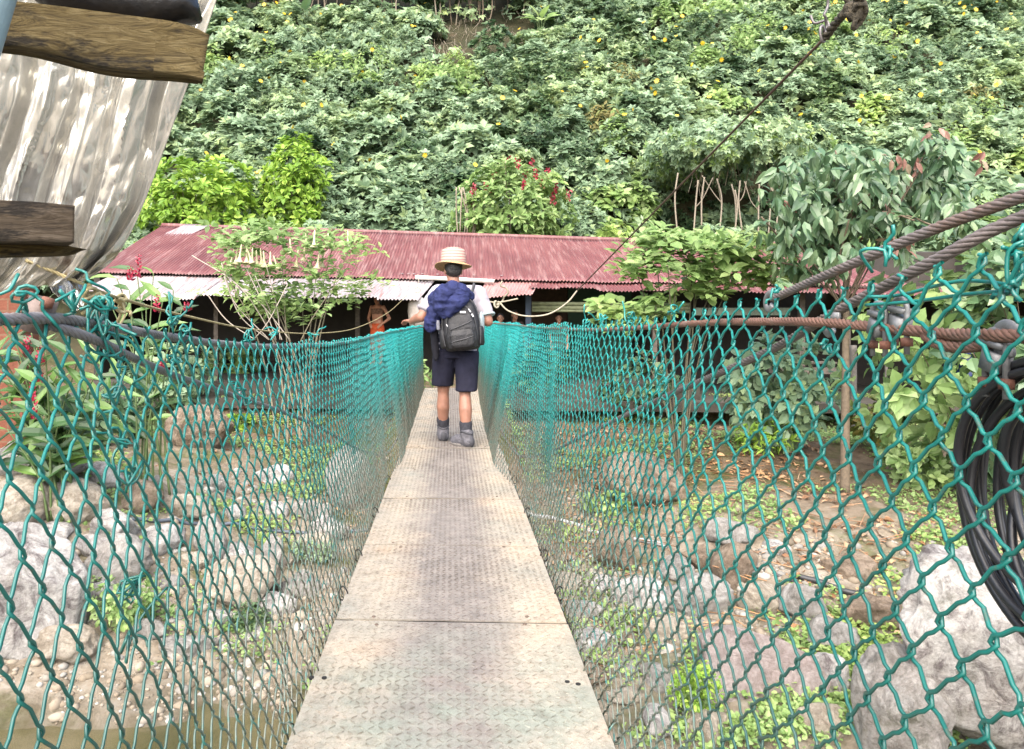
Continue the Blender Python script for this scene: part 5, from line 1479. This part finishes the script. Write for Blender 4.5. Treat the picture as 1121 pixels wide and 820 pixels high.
def chain(mb, pts, rad, n=14):
    for i in range(len(pts) - 1): cone_seg(mb, pts[i], pts[i + 1], rad[i], rad[i + 1], n)


def loft(mb, rings, n=28, power=2.3):
    """rings: (centre, rx, ry) stacked along z"""
    a = np.arange(n) * 2 * PI / n
    ca, sa = np.cos(a), np.sin(a)
    ca, sa = np.sign(ca) * np.abs(ca) ** (2 / power), np.sign(sa) * np.abs(sa) ** (2 / power)
    V = np.array([[c[0] + rx * x, c[1] + ry * y, c[2]] for c, rx, ry in rings for x, y in zip(ca, sa)])
    m = len(rings)
    i = np.arange(m - 1)[:, None] * n; j = np.arange(n)[None]; j2 = (j + 1) % n
    Q = np.stack([i + j, i + j2, i + n + j2, i + n + j], -1).reshape(-1, 4)
    mb.add(V, [Q, np.arange(n)[::-1][None].copy(), (np.arange(n) + (m - 1) * n)[None]])


def fuse(mb, name, mat, parent, voxel=.008, smooth=6, wrinkle=None):
    """union of overlapping pieces into one continuous skin"""
    off = WL[parent.name] if parent is not None else np.zeros(3)
    me = mb.mesh(name + '_raw', off)
    o = bpy.data.objects.new(name, me); COL.objects.link(o)
    r = o.modifiers.new('r', 'REMESH'); r.mode = 'VOXEL'; r.voxel_size = voxel; r.use_smooth_shade = True
    s = o.modifiers.new('s', 'SMOOTH'); s.iterations = smooth; s.factor = .5
    dg = bpy.context.evaluated_depsgraph_get(); dg.update()
    new = bpy.data.meshes.new_from_object(o.evaluated_get(dg))
    o.modifiers.clear(); o.data = new; bpy.data.meshes.remove(me); new.name = name
    if wrinkle:
        V = np.empty(len(new.vertices) * 3, np.float32); new.vertices.foreach_get('co', V); V = V.reshape(-1, 3).astype(float)
        Nn = np.empty(len(new.vertices) * 3, np.float32); new.vertex_normals.foreach_get('vector', Nn); Nn = Nn.reshape(-1, 3)
        amp, sc_ = wrinkle
        w = fbm(V * np.asarray(sc_) + 3 * np.stack([vnoise(V * 5, 1)] * 3, -1) * .4, 3, 17)
        V = V + Nn * (amp * (1 - 2 * np.abs(w)))[:, None]
        new.vertices.foreach_set('co', V.astype(np.float32).ravel()); new.update()
    if mat: new.materials.append(mat)
    if parent is not None: o.parent = parent
    WL[o.name] = off
    return o


def skin_mat(name, col, kk=.78):
    m, nt, out = new_mat(name)
    c = ramp(nt, noise(nt, 14, 4, .6, coords(nt)), [(.3, tuple(k * .85 for k in col)), (.7, tuple(min(1, k * 1.12) for k in col))])
    p = finish(nt, out, c, .5, spec=.4, k=kk)
    p.inputs['Subsurface Weight'].default_value = .08; p.inputs['Subsurface Radius'].default_value = (.01, .004, .002)
    return m


def cloth_mat(name, col, var=.2, sc=9, bump=.25):
    return simple(name, col, .85, 0, var, sc, bump, 220, .2)


def add_hand(mb, wrist, fwd, up, side, curl=.5, s=1.0):
    """palm, four unequal bent fingers and a thumb; side: the thumb's side"""
    wrist = np.asarray(wrist, float); fwd = nrm(fwd); up = nrm(np.asarray(up) - fwd * np.dot(up, fwd)); sd = nrm(np.asarray(side) - fwd * np.dot(side, fwd) - up * np.dot(side, up))
    R = np.stack([sd, fwd, up], 1)
    ellipsoid(mb, wrist + fwd * .045 * s, (.040 * s, .052 * s, .017 * s), R, 14, 10)
    for k, (o, L) in enumerate(((.028, .072), (.010, .080), (-.009, .075), (-.027, .058))):
        p = wrist + fwd * .082 * s + sd * o * s; pts = [wrist + fwd * .05 * s + sd * o * .8 * s, p]
        d = fwd.copy()
        for q in range(3):
            a = curl * (.55 + .25 * q); d = nrm(d * math.cos(a) - up * math.sin(a)); p = p + d * L * s * (.45, .32, .25)[q]; pts.append(p)
        chain(mb, pts, [.010 * s, .0095 * s, .009 * s, .0083 * s, .0072 * s], 8)
    p0 = wrist + fwd * .022 * s + sd * .028 * s; d = nrm(fwd * .55 + sd * .75 - up * .35); p1 = p0 + d * .04 * s; p2 = p1 + nrm(d + fwd * .5 - up * .3) * .03 * s
    chain(mb, [p0, p1, p2], [.014 * s, .011 * s, .009 * s], 8)


def add_head(mb, c, R, s=1.0):
    """c: middle of the head; R columns: right, forward, up"""
    P = lambda x, y, z: np.asarray(c) + R @ (np.array([x, y, z]) * s)
    ellipsoid(mb, P(0, -.012, .025), np.array([.076, .096, .095]) * s, R, 20, 14)
    ellipsoid(mb, P(0, .022, -.045), np.array([.060, .068, .072]) * s, R, 18, 12)
    chain(mb, [P(0, .088, .012), P(0, .106, -.018)], [.010 * s, .016 * s], 8)
    ellipsoid(mb, P(0, .082, -.058), np.array([.024, .012, .010]) * s, R, 10, 8)
    ellipsoid(mb, P(0, .074, -.098), np.array([.022, .018, .016]) * s, R, 10, 8)
    for q in (-1, 1):
        ellipsoid(mb, P(q * .078, -.008, -.008), np.array([.010, .020, .033]) * s, R, 10, 8)
        ellipsoid(mb, P(q * .03, .072, .022), np.array([.022, .014, .008]) * s, R, 10, 8)


def face_parts(c, R, parent, s=1.0, mat_eye=None, mat_lip=None):
    P = lambda x, y, z: np.asarray(c) + R @ (np.array([x, y, z]) * s)
    for q in (-1, 1):
        mb = MB(); ellipsoid(mb, P(q * .031, .079, .006), np.array([.013, .008, .007]) * s, R, 10, 8); mb.build('eye', mat_eye, parent)
    mb = MB(); ellipsoid(mb, P(0, .094, -.058), np.array([.022, .006, .006]) * s, R, 10, 6); mb.build('mouth', mat_lip, parent)


M_SKIN = skin_mat('tanned_skin', (.31, .15, .10))
M_EYE = simple('dark_eye', (.02, .015, .01), .2)
M_LIP = simple('lip', (.28, .10, .08), .5)
M_HAIR = simple('black_hair', (.014, .011, .010), .5, 0, .4, 30, .5, 120)
man = thing('person', 'hiker in straw hat, pale shirt and navy shorts walking away along the bridge deck', 'person', (.05, 6.85, 0))
neck = np.array([.022, 6.90, 1.475]); headc = np.array([.018, 6.925, 1.605])
shL, shR = np.array([-.135, 6.87, 1.405]), np.array([.265, 6.87, 1.395])
elL, wrL = np.array([-.275, 6.80, 1.175]), np.array([-.375, 7.01, 1.135])
elR, wrR = np.array([.335, 6.80, 1.135]), np.array([.25, 7.02, 1.20])
hpL, hpR = np.array([-.045, 6.87, .90]), np.array([.135, 6.87, .90])
knL, knR = np.array([-.075, 6.95, .485]), np.array([.125, 6.78, .485])
anL, anR = np.array([-.078, 7.02, .085]), np.array([.135, 6.68, .085])
body = MB()
loft(body, [((.045, 6.87, .86), .13, .09), ((.045, 6.87, .93), .165, .108), ((.047, 6.87, 1.05), .145, .095), ((.055, 6.87, 1.2), .160, .105), ((.062, 6.87, 1.33), .175, .108), ((.06, 6.87, 1.42), .135, .08), ((.045, 6.88, 1.46), .07, .06)])
chain(body, [(.05, 6.875, 1.43), neck, headc + [0, -.01, -.04]], [.065, .056, .056])
Rh = rotz(.12) @ rotv((1, 0, 0), -.12)
add_head(body, headc, Rh)
chain(body, [shL, elL], [.056, .048]); chain(body, [elL, (elL + wrL) / 2 + [0, 0, .004], wrL], [.048, .043, .031])
chain(body, [shR, elR], [.058, .050]); chain(body, [elR, (elR + wrR) / 2, wrR], [.049, .042, .031])
add_hand(body, wrL, (-.55, .75, .05), (.1, 0, 1), (1, .4, 0), .55)
add_hand(body, wrR, (-.5, .8, .25), (.5, .2, .8), (-.8, -.3, .5), .8)
for hp, kn, an in ((hpL, knL, anL), (hpR, knR, anR)):
    mid = kn * .62 + an * .38 + np.array([0, -.022, 0])
    chain(body, [hp, (hp + kn) / 2, kn], [.088, .076, .056]); chain(body, [kn, mid, an], [.050, .061, .035])
fuse(body, 'body', M_SKIN, man, .0058, 3)
face_parts(headc, Rh, man, 1, M_EYE, M_LIP)
# hair
hair = MB(); PR = lambda x, y, z: headc + Rh @ np.array([x, y, z])
ellipsoid(hair, PR(0, -.018, .03), (.082, .098, .096), Rh); ellipsoid(hair, PR(0, -.05, .0), (.074, .056, .068), Rh)
fuse(hair, 'hair', M_HAIR, man, .007, 2, (.004, (50, 50, 14)))
# shirt
M_SHIRT = cloth_mat('pale_lilac_shirt', (.42, .385, .43), .18)
sh = MB()
loft(sh, [((.05, 6.87, .83), .185, .125), ((.05, 6.87, .93), .182, .124), ((.052, 6.87, 1.05), .172, .118), ((.058, 6.87, 1.2), .182, .122), ((.064, 6.87, 1.33), .195, .122), ((.062, 6.87, 1.415), .155, .098), ((.048, 6.88, 1.462), .085, .072), ((.03, 6.885, 1.485), .066, .066)])
slL = shL + (elL - shL) * .62; slR = shR + (elR - shR) * .66
chain(sh, [(.0, 6.87, 1.40), shL + [.012, 0, 0], slL], [.075, .071, .072]); chain(sh, [(.13, 6.87, 1.395), shR - [.012, 0, 0], slR], [.075, .071, .072])
fuse(sh, 'shirt', M_SHIRT, man, .010, 4, (.006, (9, 9, 14)))
for c_, d_ in ((slL, elL - shL), (slR, elR - shR)):
    t = np.linspace(0, 2 * PI, 25); d_ = nrm(d_); a_ = nrm(np.cross(d_, [0, 1, 0])); b_ = np.cross(d_, a_)
    mb = MB(); tube(mb, c_ + d_ * .035 + .066 * (np.cos(t)[:, None] * a_ + np.sin(t)[:, None] * b_), .014, 8, False, sx=1., sy=1.6)
    mb.build('sleeve_cuff', simple('pale_blue_grey_cuff', (.46, .56, .58), .85, 0, .12, 20) if c_ is slR else M_SHIRT, man)
# shorts
M_SHORTS = cloth_mat('navy_shorts', (.016, .016, .032), .35, 7)
so = MB()
loft(so, [((.045, 6.87, .80), .165, .125), ((.045, 6.87, .90), .182, .13), ((.045, 6.87, .99), .172, .118), ((.045, 6.87, 1.02), .165, .112)])
for hp, kn, zb, ox in ((hpL, knL, .535, -.012), (hpR, knR, .50, .012)):
    f_ = lambda z: hp + (kn - hp) * (hp[2] - z) / (hp[2] - kn[2])
    loft(so, [(f_(z) + [ox, 0, 0] , rx, ry) for z, rx, ry in ((zb, .098, .105), (.62, .101, .110), (.72, .105, .117), (.86, .108, .122))], 24, 2.4)
fuse(so, 'shorts', M_SHORTS, man, .009, 4, (.006, (10, 10, 5)))
# socks and shoes
M_SOCK = cloth_mat('grey_sock', (.045, .045, .055), .3, 60)
M_SHOE = simple('grey_suede_boot', (.12, .115, .13), .85, 0, .35, 22, .4, 120)
M_COLLAR = simple('dark_boot_trim', (.06, .06, .07), .8, 0, .3, 30)
M_SOLE = simple('boot_sole', (.20, .18, .165), .9, 0, .4, 30)
for an, kn, yaw in ((anL, knL, .08), (anR, knR, .72)):
    mb = MB(); chain(mb, [an + [0, 0, -.01], an + (kn - an) * .30], [.047, .060]); fuse(mb, 'sock', M_SOCK, man, .007, 2, (.002, (60, 60, 20)))
    R = rotz(yaw); heel = np.array([an[0], an[1], 0])
    Q = lambda x, y, z: heel + R @ np.array([x, y, z])
    mb = MB(); 
    chain(mb, [Q(0, -.008, .115), Q(0, -.02, .055)], [.054, .052]); chain(mb, [Q(0, -.035, .055), Q(0, .05, .058), Q(.005, .12, .050), Q(.006, .165, .042)], [.050, .050, .050, .038])
    box(mb, Q(0, .06, .03), (.075, .2, .035), R)
    shoe = fuse(mb, 'shoe', M_SHOE, man, .006, 3, (.005, (34, 34, 34)))
    mb = MB(); a = np.linspace(0, 2 * PI, 28, endpoint=False)
    pr = [(math.cos(t) * (.045 + .008 * math.sin(t)), .065 + math.sin(t) * .142) for t in a]
    V = np.array([Q(x, y, z) for z in (.003, .03) for x, y in pr]); n_ = len(a); j = np.arange(n_); j2 = (j + 1) % n_
    mb.add(V, [np.stack([j, j2, j2 + n_, j + n_], -1), j[::-1][None].copy(), (j + n_)[None]]); mb.build('sole', M_SOLE, shoe)
    mb = MB(); t = np.linspace(0, 2 * PI, 22); tube(mb, np.stack([Q(.05 * math.cos(q), -.008 + .052 * math.sin(q), .135 + .012 * math.cos(q * 2)) for q in t]), .011, 7, False); mb.build('ankle_collar', M_COLLAR, shoe)
    mb = MB(); ellipsoid(mb, Q(0, -.072, .055), (.030, .022, .045), R); mb.build('heel_patch', M_COLLAR, shoe)
    mb = MB()
    for q in range(4):
        mb_ = spline([Q(-.03, .045 + q * .026, .088 - q * .008), Q(0, .05 + q * .026, .101 - q * .009), Q(.03, .045 + q * .026, .088 - q * .008)], .01); tube(mb, mb_, .003, 5)
    mb.build('lace', simple('boot_lace', (.3, .29, .3), .8), shoe)


# straw hat
def hat_mat():
    m, nt, out = new_mat('woven_straw')
    v = coords(nt)
    w = noise(nt, 90, 3, .7, coords(nt, 'Object', (1, 1, 1.6)))
    c = ramp(nt, w, [(.3, (.36, .21, .10)), (.7, (.60, .41, .22))])
    finish(nt, out, c, .75, 0, w, .5, .004, .2)
    return m


def band_mat():
    m, nt, out = new_mat('striped_hat_crown')
    v = coords(nt); sx = nt.nodes.new('ShaderNodeSeparateXYZ'); nt.links.new(v, sx.inputs[0])
    mm = N(nt, 'ShaderNodeMath', _operation='MULTIPLY'); nt.links.new(sx.outputs[2], mm.inputs[0]); mm.inputs[1].default_value = 38
    fr = N(nt, 'ShaderNodeMath', _operation='FRACT'); nt.links.new(mm.outputs[0], fr.inputs[0])
    c = ramp(nt, fr.outputs[0], [(0, (.52, .40, .33)), (.55, (.52, .40, .33)), (.62, (.43, .17, .155)), (.88, (.43, .17, .155)), (.95, (.52, .40, .33))])
    c = mixc(nt, .6, c, ramp(nt, noise(nt, 60, 3, .6, v), [(.3, (.8, .78, .75)), (.7, (1.1, 1.1, 1.1))]), 'MULTIPLY')
    finish(nt, out, c, .75, 0, noise(nt, 90, 3, .7, v), .4, .004, .2)
    return m


hat_c = headc + Rh @ np.array([0, -.012, .055])
Rt = Rh @ rotv((1, 0, 0), -.05) @ rotv((0, 1, 0), .03)
hat = thing('straw_hat', 'straw hat with red and white striped crown worn by the hiker', 'hat', hat_c)
mb = MB(); lathe(mb, hat_c, [(.095, -.004), (.105, .004), (.125, .002), (.150, -.008), (.174, -.018), (.175, -.013), (.150, -.002), (.125, .009), (.104, .013), (.09, .012)], 40, Rt)
V = np.concatenate(mb.v); L = (V - hat_c) @ Rt; an = np.arctan2(L[:, 1], L[:, 0]); rr_ = np.linalg.norm(L[:, :2], axis=1)
L[:, 2] += sstep(.1, .175, rr_) * .012 * np.sin(2 * an + .6); mb.v = [L @ Rt.T + hat_c]
mb.build('brim', hat_mat(), hat)
mb = MB(); lathe(mb, hat_c, [(.121, .005), (.120, .03), (.117, .07), (.112, .115), (.106, .142), (.09, .150), (.04, .142), (.002, .138)], 40, Rt); mb.build('crown', band_mat(), hat)

# backpack
M_PACK = simple('black_pack_nylon', (.010, .0095, .012), .6, 0, .45, 9, .35, 90)
M_PIPE = simple('grey_pack_piping', (.05, .05, .055), .6)
M_SILVER = simple('silver_zip_pull', (.55, .55, .57), .4, .3)
pc = np.array([.085, 6.64, 1.12])
pack = thing('backpack', 'scuffed black backpack with grey piping on the back of the hiker', 'backpack', pc)
Rp = rotv((0, 1, 0), -.09)


def pk(x, y, z): return pc + Rp @ np.array([x, y, z])


def packring(z, rx, ry, y=0.): return z, rx, ry, y
def packloft(mb, rings, power=2.8, n=40, xo=0.):
    a = np.arange(n) * 2 * PI / n; ca, sa = np.cos(a), np.sin(a); e = 2 / power
    ca, sa = np.sign(ca) * np.abs(ca) ** e, np.sign(sa) * np.abs(sa) ** e
    V = np.array([pk(rx * x + xo, ry * y_ + y, z) for z, rx, ry, y in rings for x, y_ in zip(ca, sa)])
    m_ = len(rings); i = np.arange(m_ - 1)[:, None] * n; j = np.arange(n)[None]; j2 = (j + 1) % n
    mb.add(V, [np.stack([i + j, i + j2, i + n + j2, i + n + j], -1).reshape(-1, 4), np.arange(n)[::-1][None].copy(), (np.arange(n) + (m_ - 1) * n)[None]])


mb = MB(); packloft(mb, [(-.245, .10, .05, .03), (-.24, .14, .09, .02), (-.2, .165, .115, .01), (-.1, .172, .125, 0), (.03, .168, .122, 0), (.13, .152, .108, .012), (.2, .125, .085, .03), (.245, .08, .05, .05), (.255, .03, .02, .06)])
fuse(mb, 'main_compartment', M_PACK, pack, .009, 3, (.004, (14, 14, 9)))
mb = MB(); packloft(mb, [(-.225, .09, .03, -.085), (-.215, .125, .055, -.085), (-.16, .138, .068, -.085), (-.04, .136, .066, -.085), (.06, .115, .052, -.08), (.12, .075, .03, -.07), (.14, .03, .012, -.06)])
fuse(mb, 'front_pocket', M_PACK, pack, .007, 3, (.004, (18, 18, 12)))
mb = MB(); packloft(mb, [(-.215, .07, .012, -.145), (-.19, .105, .025, -.14), (-.1, .108, .028, -.14), (-.06, .09, .02, -.135), (-.045, .05, .01, -.13)]); fuse(mb, 'lower_pocket', M_PACK, pack, .006, 3, (.003, (18, 18, 12)))
for s_ in (-1, 1):
    mb = MB(); packloft(mb, [(-.215, .025, .05, 0), (-.19, .035, .07, 0), (-.06, .036, .072, 0), (-.04, .026, .06, 0)], 2.2, 20, s_ * .165); mb.build('side_pocket', M_PACK, pack)
for pts in ([(-.135, -.10, -.15), (-.13, -.115, -.02), (-.105, -.12, .09), (-.05, -.113, .148), (.02, -.11, .158), (.075, -.115, .125), (.118, -.118, .05), (.135, -.115, -.06), (.137, -.10, -.16)],
            [(-.155, -.08, -.2), (-.168, -.07, -.06), (-.158, -.07, .08), (-.12, -.065, .18), (-.06, -.055, .225)], [(.155, -.08, -.2), (.168, -.07, -.06), (.158, -.07, .08), (.12, -.065, .18), (.06, -.055, .225)],
            [(-.10, -.158, -.165), (-.05, -.172, -.15), (.02, -.174, -.14), (.10, -.16, -.12)], [(-.1, -.152, -.05), (-.03, -.158, -.03), (.05, -.157, -.005), (.1, -.147, .02)]):
    mb = MB(); tube(mb, spline([pk(*p) for p in pts], .012), .0042, 6); mb.build('piping', M_PIPE, pack)
for x, y, z, w_, h_ in ((.025, -.137, .095, .05, .018), (.085, -.135, .105, .010, .035), (.108, -.135, .06, .014, .03), (-.118, -.12, -.02, .008, .05), (-.085, -.1, .15, .012, .03)):
    mb = MB(); box(mb, pk(x, y, z), (w_, .006, h_), Rp @ rotv((0, 1, 0), -.5 if w_ < .04 else .1)); mb.build('zip_pull' if w_ < .04 else 'badge', M_SILVER, pack, smooth=False)
for s_ in (-1, 1):
    bx = .085 + s_ * .085
    P = spline([(bx, 6.70, 1.33), (bx + s_ * .03, 6.76, 1.44), (bx + s_ * .045, 6.86, 1.475), (bx + s_ * .045, 6.97, 1.42), (bx + s_ * .05, 7.0, 1.25), (bx + s_ * .085, 6.92, 1.05), (bx + s_ * .085, 6.78, .97)], .02)
    mb = MB(); tube(mb, P, .022, 8, sx=1, sy=.4) ; mb.build('shoulder_strap', simple('grey_strap', (.075, .073, .078), .8, 0, .3, 30), pack)
mb = MB(); tube(mb, spline([pk(-.03, .03, .24), pk(-.02, .03, .28), pk(.03, .03, .28), pk(.04, .03, .24)], .01), .008, 6); mb.build('haul_loop', M_PACK, pack)
# water bottle in the right side pocket
bt = pk(.175, .0, -.1); mb = MB(); lathe(mb, bt, [(.028, 0), (.031, .01), (.031, .13), (.02, .16), (.014, .165), (.014, .185), (.002, .187)], 16)
tag(mb.build('water_bottle', simple('clear_grey_plastic', (.25, .3, .32), .2), loc=bt), 'small bottle in the side pocket of the black backpack', 'bottle')

# navy jacket slung over the pack
jk = thing('jacket', 'crumpled navy blue jacket slung over the top left of the black backpack', 'jacket', (-.05, 6.6, 1.28))
M_JACK = cloth_mat('navy_blue_jacket', (.022, .028, .095), .45, 12)
mb = MB()
chain(mb, [(.16, 6.62, 1.365), (.09, 6.59, 1.40), (.0, 6.585, 1.41), (-.07, 6.60, 1.36)], [.035, .058, .075, .08])
chain(mb, [(-.07, 6.60, 1.36), (-.075, 6.585, 1.28), (-.05, 6.575, 1.20)], [.08, .075, .045]); chain(mb, [(.06, 6.56, 1.37), (.03, 6.535, 1.29), (-.02, 6.53, 1.22)], [.055, .06, .04])
chain(mb, [(-.10, 6.64, 1.3), (-.145, 6.65, 1.22), (-.165, 6.66, 1.15), (-.175, 6.67, 1.10)], [.07, .065, .062, .055])
chain(mb, [(-.12, 6.70, 1.2), (-.16, 6.72, 1.13)], [.05, .05])
chain(mb, [(.10, 6.66, 1.40), (.02, 6.70, 1.43), (-.07, 6.70, 1.40), (-.14, 6.68, 1.33)], [.05, .055, .06, .06]); chain(mb, [(.13, 6.575, 1.36), (.09, 6.54, 1.33), (.05, 6.53, 1.27)], [.03, .045, .03])
fuse(mb, 'jacket_body', M_JACK, jk, .008, 1, (.021, (11, 11, 17)))
mb = MB(); chain(mb, [(-.155, 6.70, 1.12), (-.15, 6.72, 1.0), (-.145, 6.73, .88), (-.14, 6.73, .80)], [.04, .034, .028, .02]); fuse(mb, 'hanging_sleeve', cloth_mat('dark_lining', (.012, .012, .018), .3), jk, .008, 2, (.008, (16, 16, 6)))
mb = MB(); chain(mb, [(-.12, 6.605, 1.13), (-.115, 6.61, 1.07)], [.018, .016]); fuse(mb, 'grey_stripe', cloth_mat('grey_stripe', (.22, .22, .26)), jk, .005, 2)
mb = MB(); chain(mb, [(.08, 6.545, 1.335), (.045, 6.525, 1.30)], [.016, .014]); fuse(mb, 'collar_lining', cloth_mat('pale_lining', (.20, .24, .36)), jk, .005, 2)


# people in the dark of the house front
def bystander(label, p, H, yaw, skin, shirt, lower, armpose, hairlong=False, shirt_name='top', bare=False):
    p = np.asarray(p, float); s = H / 1.7
    root = thing('person', label, 'person', p)
    Rz = rotz(yaw); W = lambda x, y, z: p + Rz @ (np.array([x, y, z]) * s)
    mb = MB()
    rings = [((0, 0, .84), .14, .10), ((0, 0, .92), .165, .11), ((0, 0, 1.06), .13, .09), ((0, 0, 1.22), .155, .10), ((0, 0, 1.34), .165, .10), ((0, 0, 1.42), .10, .075)]
    n_ = 24; a = np.arange(n_) * 2 * PI / n_
    def bodyloft(mb, rings, g=0.):
        V = np.array([W(c[0] + (rx + g) * math.cos(t), c[1] + (ry + g) * math.sin(t), c[2]) for c, rx, ry in rings for t in a])
        m_ = len(rings); i = np.arange(m_ - 1)[:, None] * n_; j = np.arange(n_)[None]; j2 = (j + 1) % n_
        mb.add(V, [np.stack([i + j, i + j2, i + n_ + j2, i + n_ + j], -1).reshape(-1, 4), np.arange(n_)[::-1][None].copy(), (np.arange(n_) + (m_ - 1) * n_)[None]])
    bodyloft(mb, rings)
    hc = W(0, .02, 1.58); chain(mb, [W(0, 0, 1.40), W(0, .01, 1.50)], [.055 * s, .05 * s]); add_head(mb, hc, Rz, s)
    for q in (-1, 1):
        chain(mb, [W(q * .09, 0, .88), W(q * .10, .01, .48), W(q * .10, -.01, .26), W(q * .10, 0, .07)], [.085 * s, .055 * s, .052 * s, .035 * s])
        chain(mb, [W(q * .10, -.03, .035), W(q * .11, .13, .03)], [.035 * s, .03 * s])
        sh_ = W(q * .17, 0, 1.37)
        el = W(*[v * (q if k == 0 else 1) for k, v in enumerate(armpose[0])]); wr = W(*[v * (q if k == 0 else 1) for k, v in enumerate(armpose[1])])
        chain(mb, [sh_, el, wr], [.047 * s, .038 * s, .026 * s]); add_hand(mb, wr, wr - el, Rz @ np.array([0, 1., .3]), Rz @ np.array([-q * 1., 0, .2]), .5, s)
    fuse(mb, 'body', skin, root, .009, 3); face_parts(hc, Rz, root, s, M_EYE, M_LIP)
    h = MB(); P = lambda x, y, z: hc + Rz @ (np.array([x, y, z]) * s)
    ellipsoid(h, P(0, -.02, .04), np.array([.082, .098, .092]) * s, Rz)
    ellipsoid(h, P(0, -.055, -.02), np.array([.072, .055, .07]) * s, Rz)
    if hairlong: chain(h, [P(0, -.07, -.02), P(0, -.09, -.15), P(0, -.08, -.28)], [.07 * s, .065 * s, .04 * s])
    fuse(h, 'hair', M_HAIR, root, .01, 2)
    if not bare:
        m2 = MB(); bodyloft(m2, [((0, 0, .86), .165, .12)] + rings[1:], .014)
        for q in (-1, 1):
            el = W(*[v * (q if k == 0 else 1) for k, v in enumerate(armpose[0])]); sh_ = W(q * .165, 0, 1.37); chain(m2, [W(q * .08, 0, 1.37), sh_, sh_ + (el - sh_) * .5], [.06 * s, .06 * s, .055 * s])
        fuse(m2, shirt_name, shirt, root, .011, 3, (.006, (10, 10, 12)))
    else:
        m2 = MB(); bodyloft(m2, [((0, 0, 1.2), .158, .105), ((0, 0, 1.3), .166, .112), ((0, 0, 1.34), .16, .10)], .008); fuse(m2, shirt_name, shirt, root, .01, 3)
    m3 = MB(); bodyloft(m3, [((0, .0, .35), .19, .15), ((0, 0, .6), .18, .14), ((0, 0, .86), .172, .12), ((0, 0, .98), .145, .10)], .008); fuse(m3, 'skirt' if hairlong else 'trousers', lower, root, .011, 3, (.008, (9, 9, 4)))
    return root


zf = -.285
sk2 = skin_mat('brown_skin', (.30, .15, .095))
bystander('woman with a bare waist and orange skirt, hands on hips in the dark house front', [at(413, 345, 16.7)[0], 16.75, .13], 1.62, PI - .5, skin_mat('warm_brown_skin', (.42, .20, .12)), cloth_mat('patterned_top', (.20, .11, .075), .5, 20), cloth_mat('orange_skirt', (.50, .085, .03), .3), ((.30, -.06, 1.10), (.17, .06, .97)), True, 'top', True)
bystander('child in a green shirt looking out beside the hiker from the house front', [at(548, 346, 16.6)[0], 16.62, zf], 1.58, PI - .15, sk2, cloth_mat('green_shirt', (.05, .16, .03), .3), cloth_mat('dark_trousers', (.02, .02, .03)), ((.22, -.01, 1.12), (.20, .12, .92)))
bystander('dark haired person half hidden behind the child beside the blue post', [at(561, 340, 17)[0] + .06, 17.1, zf], 1.66, PI + .3, sk2, cloth_mat('dark_shirt', (.05, .03, .025), .3), cloth_mat('dark_trousers', (.02, .02, .03)), ((.22, -.01, 1.12), (.20, .12, .92)), True)
bystander('person in the doorway below the olive rolled blind, only the face showing over the fence', [at(612, 352, 17.2)[0], 17.25, zf], 1.58, PI, sk2, cloth_mat('brown_shirt', (.09, .05, .03), .3), cloth_mat('dark_trousers', (.02, .02, .03)), ((.22, -.01, 1.12), (.20, .12, .92)))
# ================================================================== LIGHT AND CAMERA
cam = bpy.data.cameras.new('camera'); co = bpy.data.objects.new('camera', cam); COL.objects.link(co)
co.location = (0, 0, CAMH); co.rotation_euler = (PI / 2, 0, 0)
cam.sensor_fit = 'HORIZONTAL'; cam.sensor_width = 36; cam.lens = F / 1121 * 36
cam.shift_x = (560.5 - CX) / 1121; cam.shift_y = -(410 - CY) / 1121
cam.clip_start = .05; cam.clip_end = 1000
scene.camera = co
world = bpy.data.worlds.new('World'); scene.world = world; world.use_nodes = True
nt = world.node_tree
bg = nt.nodes['Background']; sky = nt.nodes.new('ShaderNodeTexSky'); sky.sky_type = 'NISHITA'; sky.sun_disc = False
EL, AZ = math.radians(50), math.radians(195)          # azimuth clockwise from +Y: the sun stands behind and left of the camera
sky.sun_elevation = EL; sky.sun_rotation = AZ; sky.air_density = 1.0; sky.dust_density = 4.0; sky.ozone_density = .6
nt.links.new(sky.outputs[0], bg.inputs[0]); bg.inputs[1].default_value = .15
sun = bpy.data.lights.new('sun', 'SUN'); sun.energy = 2.4; sun.angle = math.radians(90); sun.color = (1, .96, .9)
so_ = bpy.data.objects.new('sun', sun); COL.objects.link(so_)
dvec = Vector((math.sin(AZ) * math.cos(EL), math.cos(AZ) * math.cos(EL), math.sin(EL)))
so_.rotation_euler = dvec.to_track_quat('Z', 'Y').to_euler(); so_.location = dvec * 50
scene.view_settings.view_transform = 'Standard'; scene.view_settings.look = 'None'
scene.view_settings.exposure = 1.85; scene.view_settings.gamma = 1
scene.view_settings.use_curve_mapping = False
scene.render.engine = 'CYCLES'
scene.cycles.max_bounces = 6; scene.cycles.diffuse_bounces = 3; scene.cycles.glossy_bounces = 3; scene.cycles.transmission_bounces = 4; scene.cycles.transparent_max_bounces = 8
scene.cycles.use_denoising = True
